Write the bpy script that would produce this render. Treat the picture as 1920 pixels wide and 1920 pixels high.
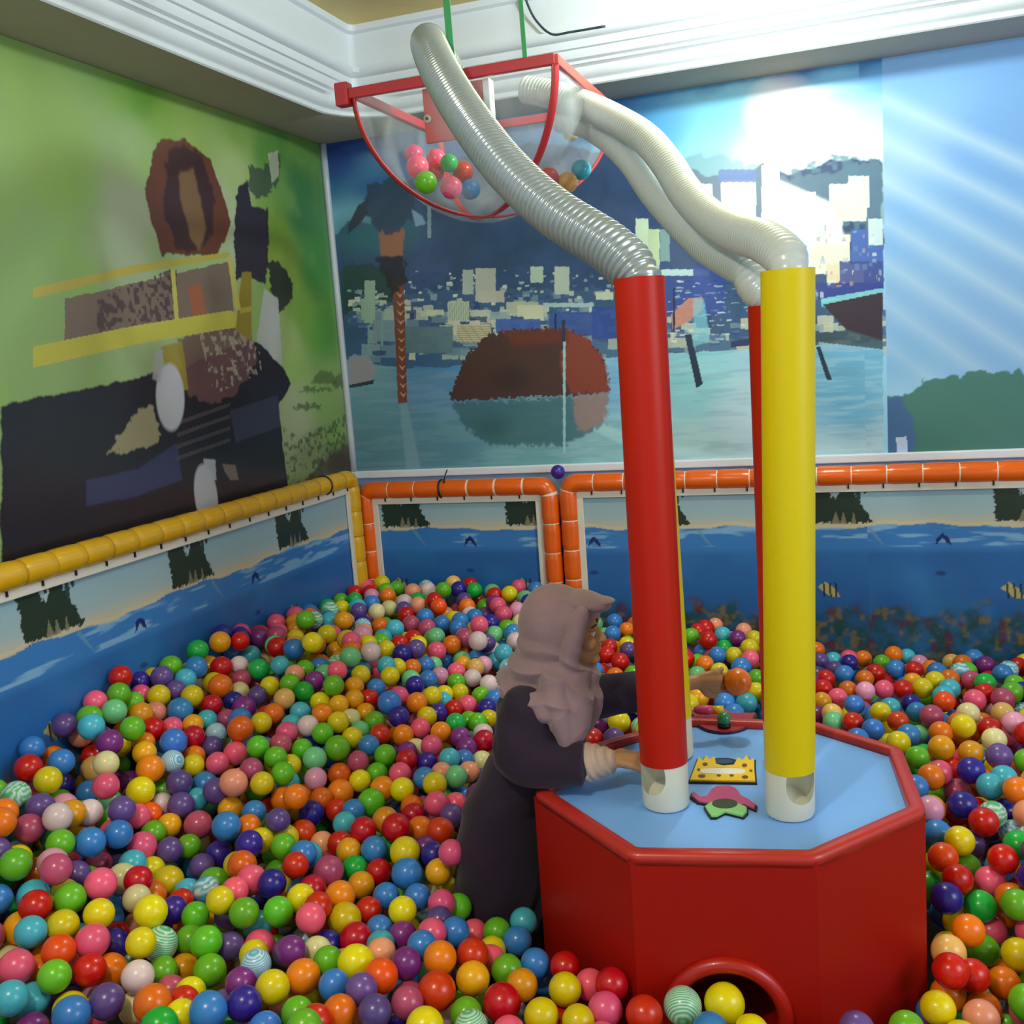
import bpy, bmesh, math, random
import numpy as np
from mathutils import Vector, Matrix
D = bpy.data
for o in list(D.objects): D.objects.remove(o)
C = bpy.context.scene.collection
S = bpy.context.scene

# ------------------------------------------------------------ camera
F = 1914.0
RM = np.array([[0.94413, -0.01770, -0.32908],
               [0.32145, -0.16558, 0.93232],
               [-0.07099, -0.98604, -0.15061]])     # rows: world X, Y, Z in camera axes (right, down, forward)
_u, _s, _vt = np.linalg.svd(RM); RM = _u @ _vt
CAM = np.array([0, 0, 1.75])
cd = D.cameras.new('camera'); cam = D.objects.new('camera', cd); C.objects.link(cam)
cd.sensor_width = 36; cd.lens = 36 * F / 1920; cd.clip_start = 0.05
m = Matrix.Identity(4)
for i in range(3):
    m[i][0] = RM[i, 0]; m[i][1] = -RM[i, 1]; m[i][2] = -RM[i, 2]; m[i][3] = CAM[i]
cam.matrix_world = m
S.camera = cam
def ray(px, py): return RM @ np.array([(px - 960) / F, (py - 960) / F, 1.0])
def Py(px, py, y): r = ray(px, py); return CAM + r * (y / r[1])     # a point of the photo on the plane Y = y
def Px(px, py, x): r = ray(px, py); return CAM + r * (x / r[0])
def Pz(px, py, z): r = ray(px, py); return CAM + r * ((z - CAM[2]) / r[2])

# ------------------------------------------------------------ world, light, exposure
S.view_settings.view_transform = 'Standard'
S.view_settings.look = 'None'
S.view_settings.exposure = 0.45
S.view_settings.gamma = 1
S.view_settings.use_curve_mapping = False
w = D.worlds.new('world'); S.world = w; w.use_nodes = True
bg = w.node_tree.nodes['Background']; bg.inputs[0].default_value = (0.80, 0.88, 1.0, 1); bg.inputs[1].default_value = 0.45
def area(name, loc, target, sx, sy, power, col):
    l = D.lights.new(name, 'AREA'); l.shape = 'RECTANGLE'; l.size = sx; l.size_y = sy; l.energy = power; l.color = col
    o = D.objects.new(name, l); C.objects.link(o); o.location = loc
    o.rotation_euler = (Vector(target) - Vector(loc)).to_track_quat('-Z', 'Y').to_euler()
    return o
def point(name, loc, r, power, col):
    l = D.lights.new(name, 'POINT'); l.shadow_soft_size = r; l.energy = power; l.color = col
    o = D.objects.new(name, l); C.objects.link(o); o.location = loc
    return o
point('lamp_corner', (-0.25, 3.35, 3.0), 0.06, 39, (0.84, 0.96, 1.0))
point('lamp_room', (-0.9, 0.2, 2.95), 0.07, 56, (0.95, 0.97, 1.0))
area('window_light', (2.6, 1.2, 2.2), (-0.4, 3.0, 1.0), 1.6, 1.4, 30, (0.85, 0.94, 1.0))

# ------------------------------------------------------------ helpers
def srgb(c):
    if isinstance(c, str):
        c = c.lstrip('#'); c = [int(c[i:i + 2], 16) for i in (0, 2, 4)]
    out = []
    for v in c:
        v = v / 255.0
        out.append(v / 12.92 if v <= 0.04045 else ((v + 0.055) / 1.055) ** 2.4)
    return out
MATS = {}
def mat(name, col, rough=0.5, spec=0.5, metal=0.0, alpha=1.0, noise=0.0, nscale=8, bump=0.0, bscale=60, coat=0, trans=0, sheen=0, sss=0):
    if name in MATS: return MATS[name]
    mt = D.materials.new(name); mt.use_nodes = True; MATS[name] = mt
    n = mt.node_tree.nodes; l = mt.node_tree.links; b = n['Principled BSDF']
    c = srgb(col)
    b.inputs['Base Color'].default_value = (*c, 1)
    b.inputs['Roughness'].default_value = rough
    b.inputs['Specular IOR Level'].default_value = spec
    b.inputs['Metallic'].default_value = metal
    b.inputs['Alpha'].default_value = alpha
    b.inputs['Coat Weight'].default_value = coat
    b.inputs['Transmission Weight'].default_value = trans
    b.inputs['Sheen Weight'].default_value = sheen
    b.inputs['Subsurface Weight'].default_value = sss
    if sss: b.inputs['Subsurface Radius'].default_value = (0.01, 0.008, 0.006); b.inputs['Subsurface Scale'].default_value = 1
    tc = n.new('ShaderNodeTexCoord')
    if noise:
        t = n.new('ShaderNodeTexNoise'); t.inputs['Scale'].default_value = nscale; t.inputs['Detail'].default_value = 4
        mx = n.new('ShaderNodeMix'); mx.data_type = 'RGBA'
        mx.inputs[6].default_value = (*[v * (1 - noise) for v in c], 1)
        mx.inputs[7].default_value = (*[min(1, v * (1 + noise)) for v in c], 1)
        l.new(tc.outputs['Object'], t.inputs['Vector']); l.new(t.outputs['Fac'], mx.inputs[0]); l.new(mx.outputs[2], b.inputs['Base Color'])
    if bump:
        t = n.new('ShaderNodeTexNoise'); t.inputs['Scale'].default_value = bscale; t.inputs['Detail'].default_value = 3
        bp = n.new('ShaderNodeBump'); bp.inputs['Strength'].default_value = bump; bp.inputs['Distance'].default_value = 0.004
        l.new(tc.outputs['Object'], t.inputs['Vector']); l.new(t.outputs['Fac'], bp.inputs['Height']); l.new(bp.outputs[0], b.inputs['Normal'])
    return mt
def vcmat(name, rough=0.3, spec=0.5, bump=0.0):
    mt = D.materials.new(name); mt.use_nodes = True
    n = mt.node_tree.nodes; l = mt.node_tree.links; b = n['Principled BSDF']
    a = n.new('ShaderNodeVertexColor'); a.layer_name = 'Col'
    l.new(a.outputs[0], b.inputs['Base Color'])
    b.inputs['Roughness'].default_value = rough; b.inputs['Specular IOR Level'].default_value = spec
    if bump:
        tc = n.new('ShaderNodeTexCoord')
        t = n.new('ShaderNodeTexNoise'); t.inputs['Scale'].default_value = 3; t.inputs['Detail'].default_value = 2
        bp = n.new('ShaderNodeBump'); bp.inputs['Strength'].default_value = bump; bp.inputs['Distance'].default_value = 0.02
        l.new(tc.outputs['Object'], t.inputs['Vector']); l.new(t.outputs['Fac'], bp.inputs['Height']); l.new(bp.outputs[0], b.inputs['Normal'])
    return mt
def link(name, me, parent=None, m=None, smooth=True):
    o = D.objects.new(name, me); C.objects.link(o)
    if m is not None:
        for x in (m if isinstance(m, (list, tuple)) else [m]): me.materials.append(x)
    if smooth: me.polygons.foreach_set('use_smooth', [True] * len(me.polygons))
    if parent: o.parent = parent
    return o
def mesh(name, vs, fs, m=None, parent=None, smooth=True):
    me = D.meshes.new(name); me.from_pydata([tuple(map(float, v)) for v in vs], [], fs); me.update()
    return link(name, me, parent, m, smooth)
def frombm(name, bm, m=None, parent=None, smooth=False):
    me = D.meshes.new(name); bmesh.ops.recalc_face_normals(bm, faces=bm.faces); bm.to_mesh(me); bm.free()
    return link(name, me, parent, m, smooth)
def tag(o, label, cat, group=None):
    o['label'] = label
    if cat: o['category'] = cat
    if group: o['group'] = group
    return o
def struct(o, label=None):
    o['kind'] = 'structure'
    if label: o['label'] = label
    return o
def empty(name, loc, label, cat, group=None):
    o = D.objects.new(name, None); C.objects.link(o); o.location = loc; o.empty_display_size = 0.1
    tag(o, label, cat, group)
    return o
def child(o, par):
    "parent keeping the world position of geometry already given in world coordinates"
    o.parent = par; o.matrix_parent_inverse = Matrix.Translation(-Vector(par.location))
    return o
def bx(bm, x0, x1, y0, y1, z0, z1, bev=0.0):
    r = bmesh.ops.create_cube(bm, size=1)
    for v in r['verts']: v.co = Vector(((x0 + x1) / 2 + v.co.x * (x1 - x0), (y0 + y1) / 2 + v.co.y * (y1 - y0), (z0 + z1) / 2 + v.co.z * (z1 - z0)))
    if bev: bmesh.ops.bevel(bm, geom=list({e for v in r['verts'] for e in v.link_edges}), offset=bev, segments=3, affect='EDGES', profile=0.5)
def tubegeo(path, rad, seg=20, caps=True, closed=False):
    "sweep a circle along a path; rad is a number or list"
    P = [Vector(p) for p in path]; n = len(P)
    if not hasattr(rad, '__len__'): rad = [rad] * n
    T = []
    for i in range(n):
        a = P[(i - 1) % n] if closed or i > 0 else P[i]; b = P[(i + 1) % n] if closed or i < n - 1 else P[i]
        T.append((b - a).normalized())
    up = Vector((0, 0, 1)) if abs(T[0].z) < 0.9 else Vector((1, 0, 0))
    N = (up - T[0] * up.dot(T[0])).normalized()
    vs = []; fs = []
    for i in range(n):
        N = (N - T[i] * N.dot(T[i])).normalized(); B = T[i].cross(N)
        for k in range(seg):
            a = 2 * math.pi * k / seg
            vs.append(P[i] + (N * math.cos(a) + B * math.sin(a)) * rad[i])
    m_ = n if closed else n - 1
    for i in range(m_):
        for k in range(seg):
            a = i * seg + k; b = i * seg + (k + 1) % seg; j = ((i + 1) % n) * seg
            fs.append((a, b, j + (k + 1) % seg, j + k))
    if caps and not closed:
        fs.append(tuple(range(seg))[::-1]); fs.append(tuple(range((n - 1) * seg, n * seg)))
    return vs, fs
def tube(name, path, rad, m, parent=None, seg=20, caps=True, closed=False):
    vs, fs = tubegeo(path, rad, seg, caps, closed)
    return mesh(name, vs, fs, m, parent)
def catmull(P, n=12):
    P = [np.array(p, float) for p in P]; Q = [2 * P[0] - P[1]] + P + [2 * P[-1] - P[-2]]; out = []
    for i in range(1, len(Q) - 2):
        for k in range(n):
            t = k / n
            out.append(0.5 * ((2 * Q[i]) + (-Q[i - 1] + Q[i + 1]) * t + (2 * Q[i - 1] - 5 * Q[i] + 4 * Q[i + 1] - Q[i + 2]) * t * t + (-Q[i - 1] + 3 * Q[i] - 3 * Q[i + 1] + Q[i + 2]) * t ** 3))
    out.append(Q[-2]); return out
def resample(P, step):
    P = np.array(P); d = np.r_[0, np.cumsum(np.linalg.norm(np.diff(P, axis=0), axis=1))]
    n = max(2, int(d[-1] / step)); s = np.linspace(0, d[-1], n)
    return np.stack([np.interp(s, d, P[:, k]) for k in range(3)], 1), d[-1]
def roundpoly(P, r, n=6):
    "open polyline with rounded inner corners"
    P = [np.array(p, float) for p in P]; out = [P[0]]
    for i in range(1, len(P) - 1):
        a = P[i - 1] - P[i]; b = P[i + 1] - P[i]; la = np.linalg.norm(a); lb = np.linalg.norm(b); rr = min(r, la / 2, lb / 2)
        A = P[i] + a / la * rr; B = P[i] + b / lb * rr
        for k in range(n + 1):
            t = k / n; out.append((1 - t) ** 2 * A + 2 * t * (1 - t) * P[i] + t * t * B)
    out.append(P[-1]); return out
def prism(bm, poly, z0, z1):
    a = [bm.verts.new((p[0], p[1], z0)) for p in poly]; b = [bm.verts.new((p[0], p[1], z1)) for p in poly]
    n = len(poly)
    bm.faces.new(a[::-1]); bm.faces.new(b)
    for i in range(n): bm.faces.new((a[i], a[(i + 1) % n], b[(i + 1) % n], b[i]))

# ------------------------------------------------------------ printed surfaces: dense grids whose vertices carry the print's colours
class Paint:
    def __init__(s, u0, u1, z0, z1, res):
        s.nu = int((u1 - u0) / res) + 1; s.nz = int((z1 - z0) / res) + 1
        s.u = np.linspace(u0, u1, s.nu); s.z = np.linspace(z0, z1, s.nz)
        s.U, s.Z = np.meshgrid(s.u, s.z); s.img = np.zeros((s.nz, s.nu, 3))
        s.rng = np.random.RandomState(7)
    def col(s, c): return np.array(srgb(c))
    def mix(s, a, c): s.img = s.img * (1 - a[..., None]) + s.col(c) * a[..., None]
    def noise(s, sc, seed=0, ax=1.0):
        r = np.random.RandomState(seed); n = 64; g = r.rand(n, n)
        x = (s.U / sc / ax) % (n - 1); y = (s.Z / sc) % (n - 1); i = x.astype(int); j = y.astype(int); fx = x - i; fy = y - j
        fx = fx * fx * (3 - 2 * fx); fy = fy * fy * (3 - 2 * fy)
        return (g[j, i] * (1 - fx) + g[j, i + 1] * fx) * (1 - fy) + (g[j + 1, i] * (1 - fx) + g[j + 1, i + 1] * fx) * fy
    def fbm(s, sc, seed=0, ax=1.0): return (s.noise(sc, seed, ax) * 4 + s.noise(sc / 2, seed + 1, ax) * 2 + s.noise(sc / 4, seed + 2, ax)) / 7
    def inside(s, poly, jit=0, jsc=0.03, seed=3):
        U, Z = s.U, s.Z
        if jit:
            U = U + (s.fbm(jsc, seed) - 0.5) * jit * 2; Z = Z + (s.fbm(jsc, seed + 9) - 0.5) * jit * 2
        u = [p[0] for p in poly]; z = [p[1] for p in poly]
        box = (U >= min(u)) & (U <= max(u)) & (Z >= min(z)) & (Z <= max(z))
        r = np.zeros(U.shape, bool); n = len(poly)
        Ub = U[box]; Zb = Z[box]; rb = np.zeros(Ub.shape, bool)
        for i in range(n):
            x0, y0 = poly[i]; x1, y1 = poly[(i + 1) % n]
            if y0 == y1: continue
            c = (y0 > Zb) != (y1 > Zb)
            rb ^= c & (Ub < (x1 - x0) * (Zb - y0) / (y1 - y0) + x0)
        r[box] = rb; return r
    def poly(s, poly, c, a=1.0, jit=0, jsc=0.03, seed=3, soft=0):
        mk = s.inside(poly, jit, jsc, seed).astype(float)
        for _ in range(soft):
            mk = (mk + np.roll(mk, 1, 0) + np.roll(mk, -1, 0) + np.roll(mk, 1, 1) + np.roll(mk, -1, 1)) / 5
        s.mix(mk * a, c)
    def blob(s, cu, cz, ru, rz, c, a=1.0, soft=0.0, power=2, rot=0):
        du = s.U - cu; dz = s.Z - cz
        if rot: du, dz = du * math.cos(rot) + dz * math.sin(rot), -du * math.sin(rot) + dz * math.cos(rot)
        d = (np.abs(du / ru) ** power + np.abs(dz / rz) ** power) ** (1.0 / power)
        mk = np.clip((1 - d) / max(soft, 1e-3), 0, 1) if soft else (d < 1).astype(float)
        s.mix(mk * a, c)
    def grad(s, pts, sigma):
        "smooth background from scattered colours"
        W = np.zeros(s.U.shape); I = np.zeros(s.img.shape)
        for (u, z, c) in pts:
            w_ = 1 / (((s.U - u) ** 2 + (s.Z - z) ** 2) + sigma ** 2) ** 2
            W += w_; I += w_[..., None] * s.col(c)
        s.img = I / W[..., None]
    def build(s, name, place, m):
        X = place(s.U.ravel(), s.Z.ravel()); n = len(X)
        me = D.meshes.new(name); me.vertices.add(n); me.vertices.foreach_set('co', X.astype(np.float32).ravel())
        i, j = np.meshgrid(np.arange(s.nu - 1), np.arange(s.nz - 1)); a = (j * s.nu + i).ravel()
        q = np.stack([a, a + 1, a + s.nu + 1, a + s.nu], 1); k = len(q)
        me.loops.add(k * 4); me.loops.foreach_set('vertex_index', q.ravel().astype(np.int32))
        me.polygons.add(k); me.polygons.foreach_set('loop_start', (np.arange(k) * 4).astype(np.int32))
        me.update(calc_edges=True)
        ca = me.color_attributes.new('Col', 'FLOAT_COLOR', 'POINT')
        ca.data.foreach_set('color', np.concatenate([np.clip(s.img.reshape(-1, 3), 0, 1), np.ones((n, 1))], 1).astype(np.float32).ravel())
        o = link(name, me, None, m, False)
        return o

XL, YB = -2.386, 4.46          # left wall plane, back wall plane
ZT, ZM = 2.79, 1.247           # top and bottom of the wall prints
SOF = 0.30                     # soffit depth
ZC = 3.15
# ------------------------------------------------------------ room shell
wallm = mat('wall_paint', '#aeb6bf', 0.6, noise=0.05)
def plane(name, pts, m): return mesh(name, pts, [tuple(range(len(pts)))], m, None, False)
bm = bmesh.new(); bx(bm, XL - 0.15, 3.2, YB + 0.002, YB + 0.15, 0, ZC + 0.1); struct(frombm('wall_back', bm, wallm), 'pale painted back wall behind the big harbour print')
bm = bmesh.new(); bx(bm, XL - 0.15, XL - 0.002, -1.5, YB + 0.15, 0, ZC + 0.1); struct(frombm('wall_left', bm, wallm), 'pale painted left wall behind the green savanna print')
bm = bmesh.new(); bx(bm, XL - 0.15, 3.2, -1.5, YB + 0.15, -0.1, 0); struct(frombm('floor', bm, mat('floor_tile', '#6a6762', 0.6, noise=0.1)), 'floor under the ball pit')
bm = bmesh.new(); bx(bm, XL - 0.15, 3.2, -1.5, YB + 0.15, ZC, ZC + 0.1)
cm = mat('ceiling_gold', '#d8c070', 0.45, noise=0.35, nscale=2.2, bump=0.4, bscale=5)
struct(frombm('ceiling', bm, cm), 'gold brown patterned recessed ceiling')
# moulded cornice swept along both walls
prof = [(0.0, 2.79), (0.296, 2.79), (0.302, 2.795), (0.303, 2.806), (0.298, 2.812), (0.306, 2.818), (0.316, 2.826), (0.322, 2.842), (0.323, 2.856), (0.330, 2.862), (0.338, 2.866),
        (0.340, 2.876), (0.352, 2.884), (0.358, 2.900), (0.359, 2.914), (0.368, 2.918), (0.372, 2.932), (0.374, 2.945), (0.386, 2.950), (0.398, 2.962), (0.402, 2.980), (0.380, 2.986),
        (0.376, 2.996), (0.376, 3.118), (0.392, 3.126), (0.394, 3.15)]
prof2 = []
for a, b in zip(prof[:-1], prof[1:]): prof2.append(a)
prof2.append(prof[-1])
path = []; rr = 0.26; pc = 0.30
cx_, cy_ = XL + pc + rr, YB - pc - rr
stations = [('L', -1.5)] + [('L', y) for y in np.linspace(0, cy_, 6)] + [('A', t) for t in np.linspace(0, 1, 14)[1:-1]] + [('B', x) for x in np.linspace(cx_, 3.2, 6)]
vs = []; fs = []
for st, v in stations:
    for p, z in prof2:
        r_ = rr + pc - p
        if st == 'L': co = (XL + p, v, z)
        elif st == 'B': co = (v, YB - p, z)
        else:
            a = math.pi - v * math.pi / 2
            if p == 0:      # underside reaches into the real corner
                co = (XL, min(YB, cy_ + 2 * v * (YB - cy_)), z) if v <= 0.5 else (XL + (v - 0.5) * 2 * (cx_ - XL), YB, z)
            else:
                sh = max(0.0, (p - 0.33) / 0.06) * 0.0
                rp = rr if p <= .325 else max(.03, rr - (rr - .03) * (p - .325) / .045)
                co = (XL + p + rp + rp * math.cos(a), YB - p - rp + rp * math.sin(a), z)
        vs.append(co)
np_ = len(prof2)
for i in range(len(stations) - 1):
    for k in range(np_ - 1):
        a = i * np_ + k; fs.append((a, a + 1, a + np_ + 1, a + np_))
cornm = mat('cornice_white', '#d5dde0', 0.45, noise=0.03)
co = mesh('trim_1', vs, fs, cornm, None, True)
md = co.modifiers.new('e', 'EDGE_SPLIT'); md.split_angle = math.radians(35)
sof = mat('soffit_shade_grey', '#b4aea2', 0.7, noise=0.04)  # whitish underside; its shade is put into this greyer colour
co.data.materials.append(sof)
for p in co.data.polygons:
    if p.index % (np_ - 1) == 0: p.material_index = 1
struct(co, 'white moulded plaster cornice with an underside greyed for shade running round the corner')

# ------------------------------------------------------------ back wall print
def B(px, py): v = Py(px, py, YB); return (v[0], v[2])
def L(px, py): v = Px(px, py, XL); return (v[1], v[2])
RES = 0.0034
P = Paint(XL + 0.012, 2.3, ZM, ZT, RES)
def bp(*pts): return [B(*p) for p in pts]
pts = [(620, 290, '#27408c'), (700, 260, '#2a4a94'), (640, 400, '#3b86a8'), (700, 330, '#2f6ea8'), (900, 280, '#3a6fae'), (1000, 230, '#3f7fb8'), (1180, 210, '#3d8fd0'), (1250, 260, '#4fb4ea'), (1350, 220, '#7fdcf5'),
       (1300, 290, '#9beaf8'), (1400, 300, '#b8f6fa'), (1550, 160, '#86d2fa'), (1650, 140, '#6db8f2'), (1580, 300, '#b0f0fa'), (1470, 250, '#f4ffff'), (1700, 400, '#8cc0f0'), (1850, 300, '#7ab0ee'), (1640, 230, '#a0e0fb')]
P.grad([(*B(a, b), c) for a, b, c in pts], 0.10)
P.mix(np.clip((P.fbm(0.3, 5, 2) - 0.52) * 2.2, 0, 0.5) * (P.U < B(1650, 300)[0]), '#9fdcf0')
top = P.Z - ZT
P.mix(np.clip(1 + (top + (P.fbm(0.12, 8) - 0.5) * 0.1) / 0.06, 0, 1) * 0.75 * (P.U > B(1130, 200)[0]) * (P.U < B(1656, 200)[0]), '#2f6cb4')
# printed sunburst and its rays
su, sz = B(1462, 205)
for ang, wd, ln, a in ((-0.62, 0.05, 1.5, .75), (-0.45, 0.06, 1.6, .8), (-0.8, 0.05, 1.2, .5), (-0.28, 0.03, 1.4, .45), (-1.05, 0.05, .8, .4), (-0.1, 0.02, .9, .3)):
    du = P.U - su; dz = P.Z - sz; al = du * math.cos(ang) + dz * math.sin(ang); ac = np.abs(-du * math.sin(ang) + dz * math.cos(ang))
    wv = wd + al * 0.12
    P.mix(np.clip(1 - ac / np.maximum(wv, .01), 0, 1) * np.clip(al / 0.1, 0, 1) * np.clip(1.2 - al / ln, 0, 1) * a, '#eaffff')
P.blob(su, sz, 0.16, 0.15, '#ffffff', 1, 0.55)
P.blob(*B(1450, 290), 0.2, 0.12, '#f4ffff', .85, 0.9)
# mountain
P.poly(bp((620, 450), (655, 420), (700, 420), (760, 340), (830, 300), (900, 290), (1000, 270), (1150, 285), (1210, 330), (1262, 310), (1330, 330), (1400, 330), (1430, 310), (1480, 330), (1560, 300), (1600, 295), (1655, 310), (1655, 640), (620, 640)), '#34507c', 1, 0.02, 0.06, soft=1)
P.mix(np.clip(P.fbm(0.08, 3) * 1.2 - 0.35, 0, .6) * P.inside(bp((640, 430), (760, 345), (960, 300), (1200, 320), (1200, 620), (640, 620))), '#22405c')
P.poly(bp((1240, 300), (1350, 290), (1480, 340), (1655, 300), (1655, 420), (1240, 420)), '#6f93a8', .6, 0.03, 0.05, soft=3)
P.mix(P.inside(bp((1480, 320), (1560, 290), (1655, 300), (1655, 480), (1500, 420))) * np.clip((P.noise(0.02, 21) - .45) * 4, 0, .8), '#5a8298')
P.blob(*B(700, 440), 0.35, 0.14, '#2e6f7a', .8, 0.7)
P.poly(bp((640, 500), (700, 490), (745, 520), (745, 600), (640, 620)), '#24463c', .85, 0.03, 0.03, soft=1)
# far small town, then blocks
rng = np.random.RandomState(11)
def rect(px, py, w_, h_, c, a=1.0, skew=0.0):
    P.poly(bp((px, py), (px + w_, py - skew), (px + w_, py - skew + h_), (px, py + h_)), c, a)
P.poly(bp((640, 590), (800, 545), (1200, 540), (1420, 520), (1655, 500), (1655, 640), (1420, 690), (1160, 680), (760, 690), (640, 680)), '#3d5d84', .9, 0.02, 0.05)
pal = ['#a9bcb0', '#8fa9b0', '#c4cdb8', '#6f8fa4', '#3f5f92', '#b9c6b4', '#d0d6c0', '#4a6a9c', '#2c4478', '#87a3b4']
for k in range(300):
    x = rng.uniform(650, 1170); y = rng.uniform(505, 600) ** 1.0; y = 600 - (600 - y) * (0.6 if x < 760 else 1)
    s_ = 4 + 14 * (y - 500) / 100 * rng.rand()
    rect(x, y, s_ * rng.uniform(.7, 1.6), s_ * rng.uniform(.5, 1.1), pal[rng.randint(len(pal))], .9)
for k in range(210):
    x = rng.uniform(650, 1660); y = rng.uniform(575, 668)
    rect(x, y, rng.uniform(12, 46), rng.uniform(8, 26), pal[rng.randint(len(pal))], .85)
for (x, y, w_, h_, c) in [(868, 506, 20, 46, '#aab9b4'), (892, 503, 38, 62, '#b4b9ae'), (898, 545, 48, 22, '#b9bcae'), (995, 500, 24, 30, '#b7cdbc'), (1040, 500, 28, 52, '#b4c4b8'), (684, 526, 20, 80, '#9db8a6'), (678, 560, 12, 40, '#98b3a4'),
                          (840, 565, 40, 38, '#bfcdb6'), (950, 566, 60, 22, '#b3bda8'), (970, 572, 48, 22, '#c9d0b2'), (1018, 568, 95, 8, '#a8c6cc'), (1118, 548, 32, 14, '#c6d6c0'), (1030, 585, 90, 45, '#34549c'), (1110, 575, 50, 60, '#2f4fa0'),
                          (930, 598, 84, 26, '#3c5fae'), (760, 612, 90, 50, '#5d7f8c'), (857, 608, 64, 34, '#c9c4a0'), (700, 600, 45, 40, '#7f9aa8'), (1192, 410, 24, 80, '#cfe8cf'), (1215, 430, 22, 90, '#c2dcb4'), (1238, 430, 18, 60, '#7fa6a8'),
                          (1240, 505, 90, 12, '#bfe2ea'), (1245, 520, 70, 70, '#2f4c98'), (1300, 500, 60, 90, '#34509e'), (1310, 345, 26, 56, '#eaf8f8'), (1352, 338, 66, 100, '#f6ffff'), (1348, 318, 70, 24, '#5a7fc0'), (1428, 310, 34, 130, '#f8ffff'),
                          (1440, 360, 90, 70, '#f8ffff'), (1430, 400, 100, 60, '#effcfc'), (1555, 345, 70, 70, '#e4efe6'), (1550, 380, 30, 62, '#e6efdc'), (1520, 440, 74, 74, '#f0f4e4'), (1590, 330, 40, 60, '#dfeee4'), (1485, 420, 30, 90, '#5d9cc0'),
                          (1512, 430, 10, 90, '#f2fafa'), (1596, 430, 60, 60, '#4a6fc0'), (1628, 410, 27, 50, '#cfe8f0'), (1550, 495, 70, 45, '#e9e4c4'), (1574, 490, 82, 50, '#43539c'), (1530, 530, 126, 30, '#35489a'), (1540, 560, 116, 16, '#6cb8d8')]:
    rect(x, y, w_, h_, c, .95)
P.poly(bp((1440, 330), (1480, 345), (1560, 380), (1590, 460), (1440, 460)), '#f4fffc', .8, soft=3)
for k in range(9): rect(858, 612 + k * 4, 62, 1.6, '#8a7f66', .8)
for k in range(12): rect(842 + k * 3.4, 567, 1.4, 34, '#6f8a84', .7)
for k in range(160):
    x = rng.uniform(1250, 1420); y = rng.uniform(525, 640); rect(x, y, rng.uniform(3, 18), rng.uniform(1.2, 3.5), ['#6c8fc8', '#a8c8e0', '#24418c', '#d8ecf2'][rng.randint(4)], .7)
for k in range(60):
    x = rng.uniform(1520, 1650); y = rng.uniform(420, 560); rect(x, y, rng.uniform(2, 10), rng.uniform(2, 12), ['#6c8fc8', '#a8c8e0', '#e8f2f0', '#c9a980'][rng.randint(4)], .55)
# water
wt = P.inside(bp((560, 660), (760, 690), (900, 700), (1160, 668), (1400, 655), (1656, 640), (1656, 980), (560, 980)), 0.006, 0.05)
P2 = P.img.copy()
P.grad([(*B(a, b), c) for a, b, c in [(670, 700, '#6fa0b0'), (670, 860, '#5c8a98'), (820, 700, '#5c8cb4'), (820, 850, '#578a9c'), (1000, 870, '#6fa8b4'), (1160, 700, '#7cb8e0'), (1150, 870, '#8fc4cc'), (1300, 720, '#93d6e4'), (1300, 860, '#a4ccd4'), (1400, 780, '#b9d8ea'), (1560, 700, '#74b8e0'), (1600, 760, '#6cb4de'), (1560, 860, '#a8cede'), (1650, 860, '#b2d2e4')]], 0.08)
P.mix(np.clip((P.fbm(0.02, 31, 9) - .5) * 2, 0, .25) * np.clip((P.U + 2.2) / 1.5, .3, 1), '#c8e8ee')
P.mix(np.clip((.45 - P.fbm(0.02, 37, 10)) * 2, 0, .22), '#4f8ab0')
P.img = np.where(wt[..., None], P.img, P2)
P.poly(bp((1380, 860), (1200, 822), (1120, 790), (1100, 800), (1200, 850)), '#b4e4ea', .5, soft=4)
# moored boats and ship
P.poly(bp((655, 668), (690, 665), (706, 690), (700, 712), (655, 722)), '#9b9aa6', 1, soft=1)
P.poly(bp((655, 722), (702, 712), (700, 720), (655, 728)), '#33404c', 1)
P.poly(bp((1540, 568), (1655, 545), (1655, 640), (1590, 622)), '#3a2f3c', 1)
P.poly(bp((1525, 628), (1590, 618), (1655, 638), (1655, 655), (1525, 640)), '#3c5560', .9)
P.poly(bp((1540, 560), (1655, 540), (1655, 548), (1540, 572)), '#8adbe4', .8)
P.poly(bp((1370, 640), (1428, 632), (1428, 644), (1370, 652)), '#2c3c68', 1)
P.poly(bp((1530, 650), (1538, 650), (1560, 712), (1550, 712)), '#2c3c50', 1)
P.poly(bp((1284, 628), (1296, 626), (1318, 720), (1306, 728)), '#23344c', 1)
P.poly(bp((1258, 590), (1290, 560), (1316, 556), (1318, 580), (1290, 604), (1262, 618)), '#c58a74', .9)
P.poly(bp((1300, 560), (1320, 560), (1332, 640), (1300, 650)), '#78c4d8', .7, soft=1)
for (x, y0, y1) in ((1040, 588, 640), (1262, 540, 620), (690, 610, 660), (715, 600, 650)):
    rect(x, y0, 4, y1 - y0, '#1f2c40' if x > 1000 else '#7fa4ac')
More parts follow.
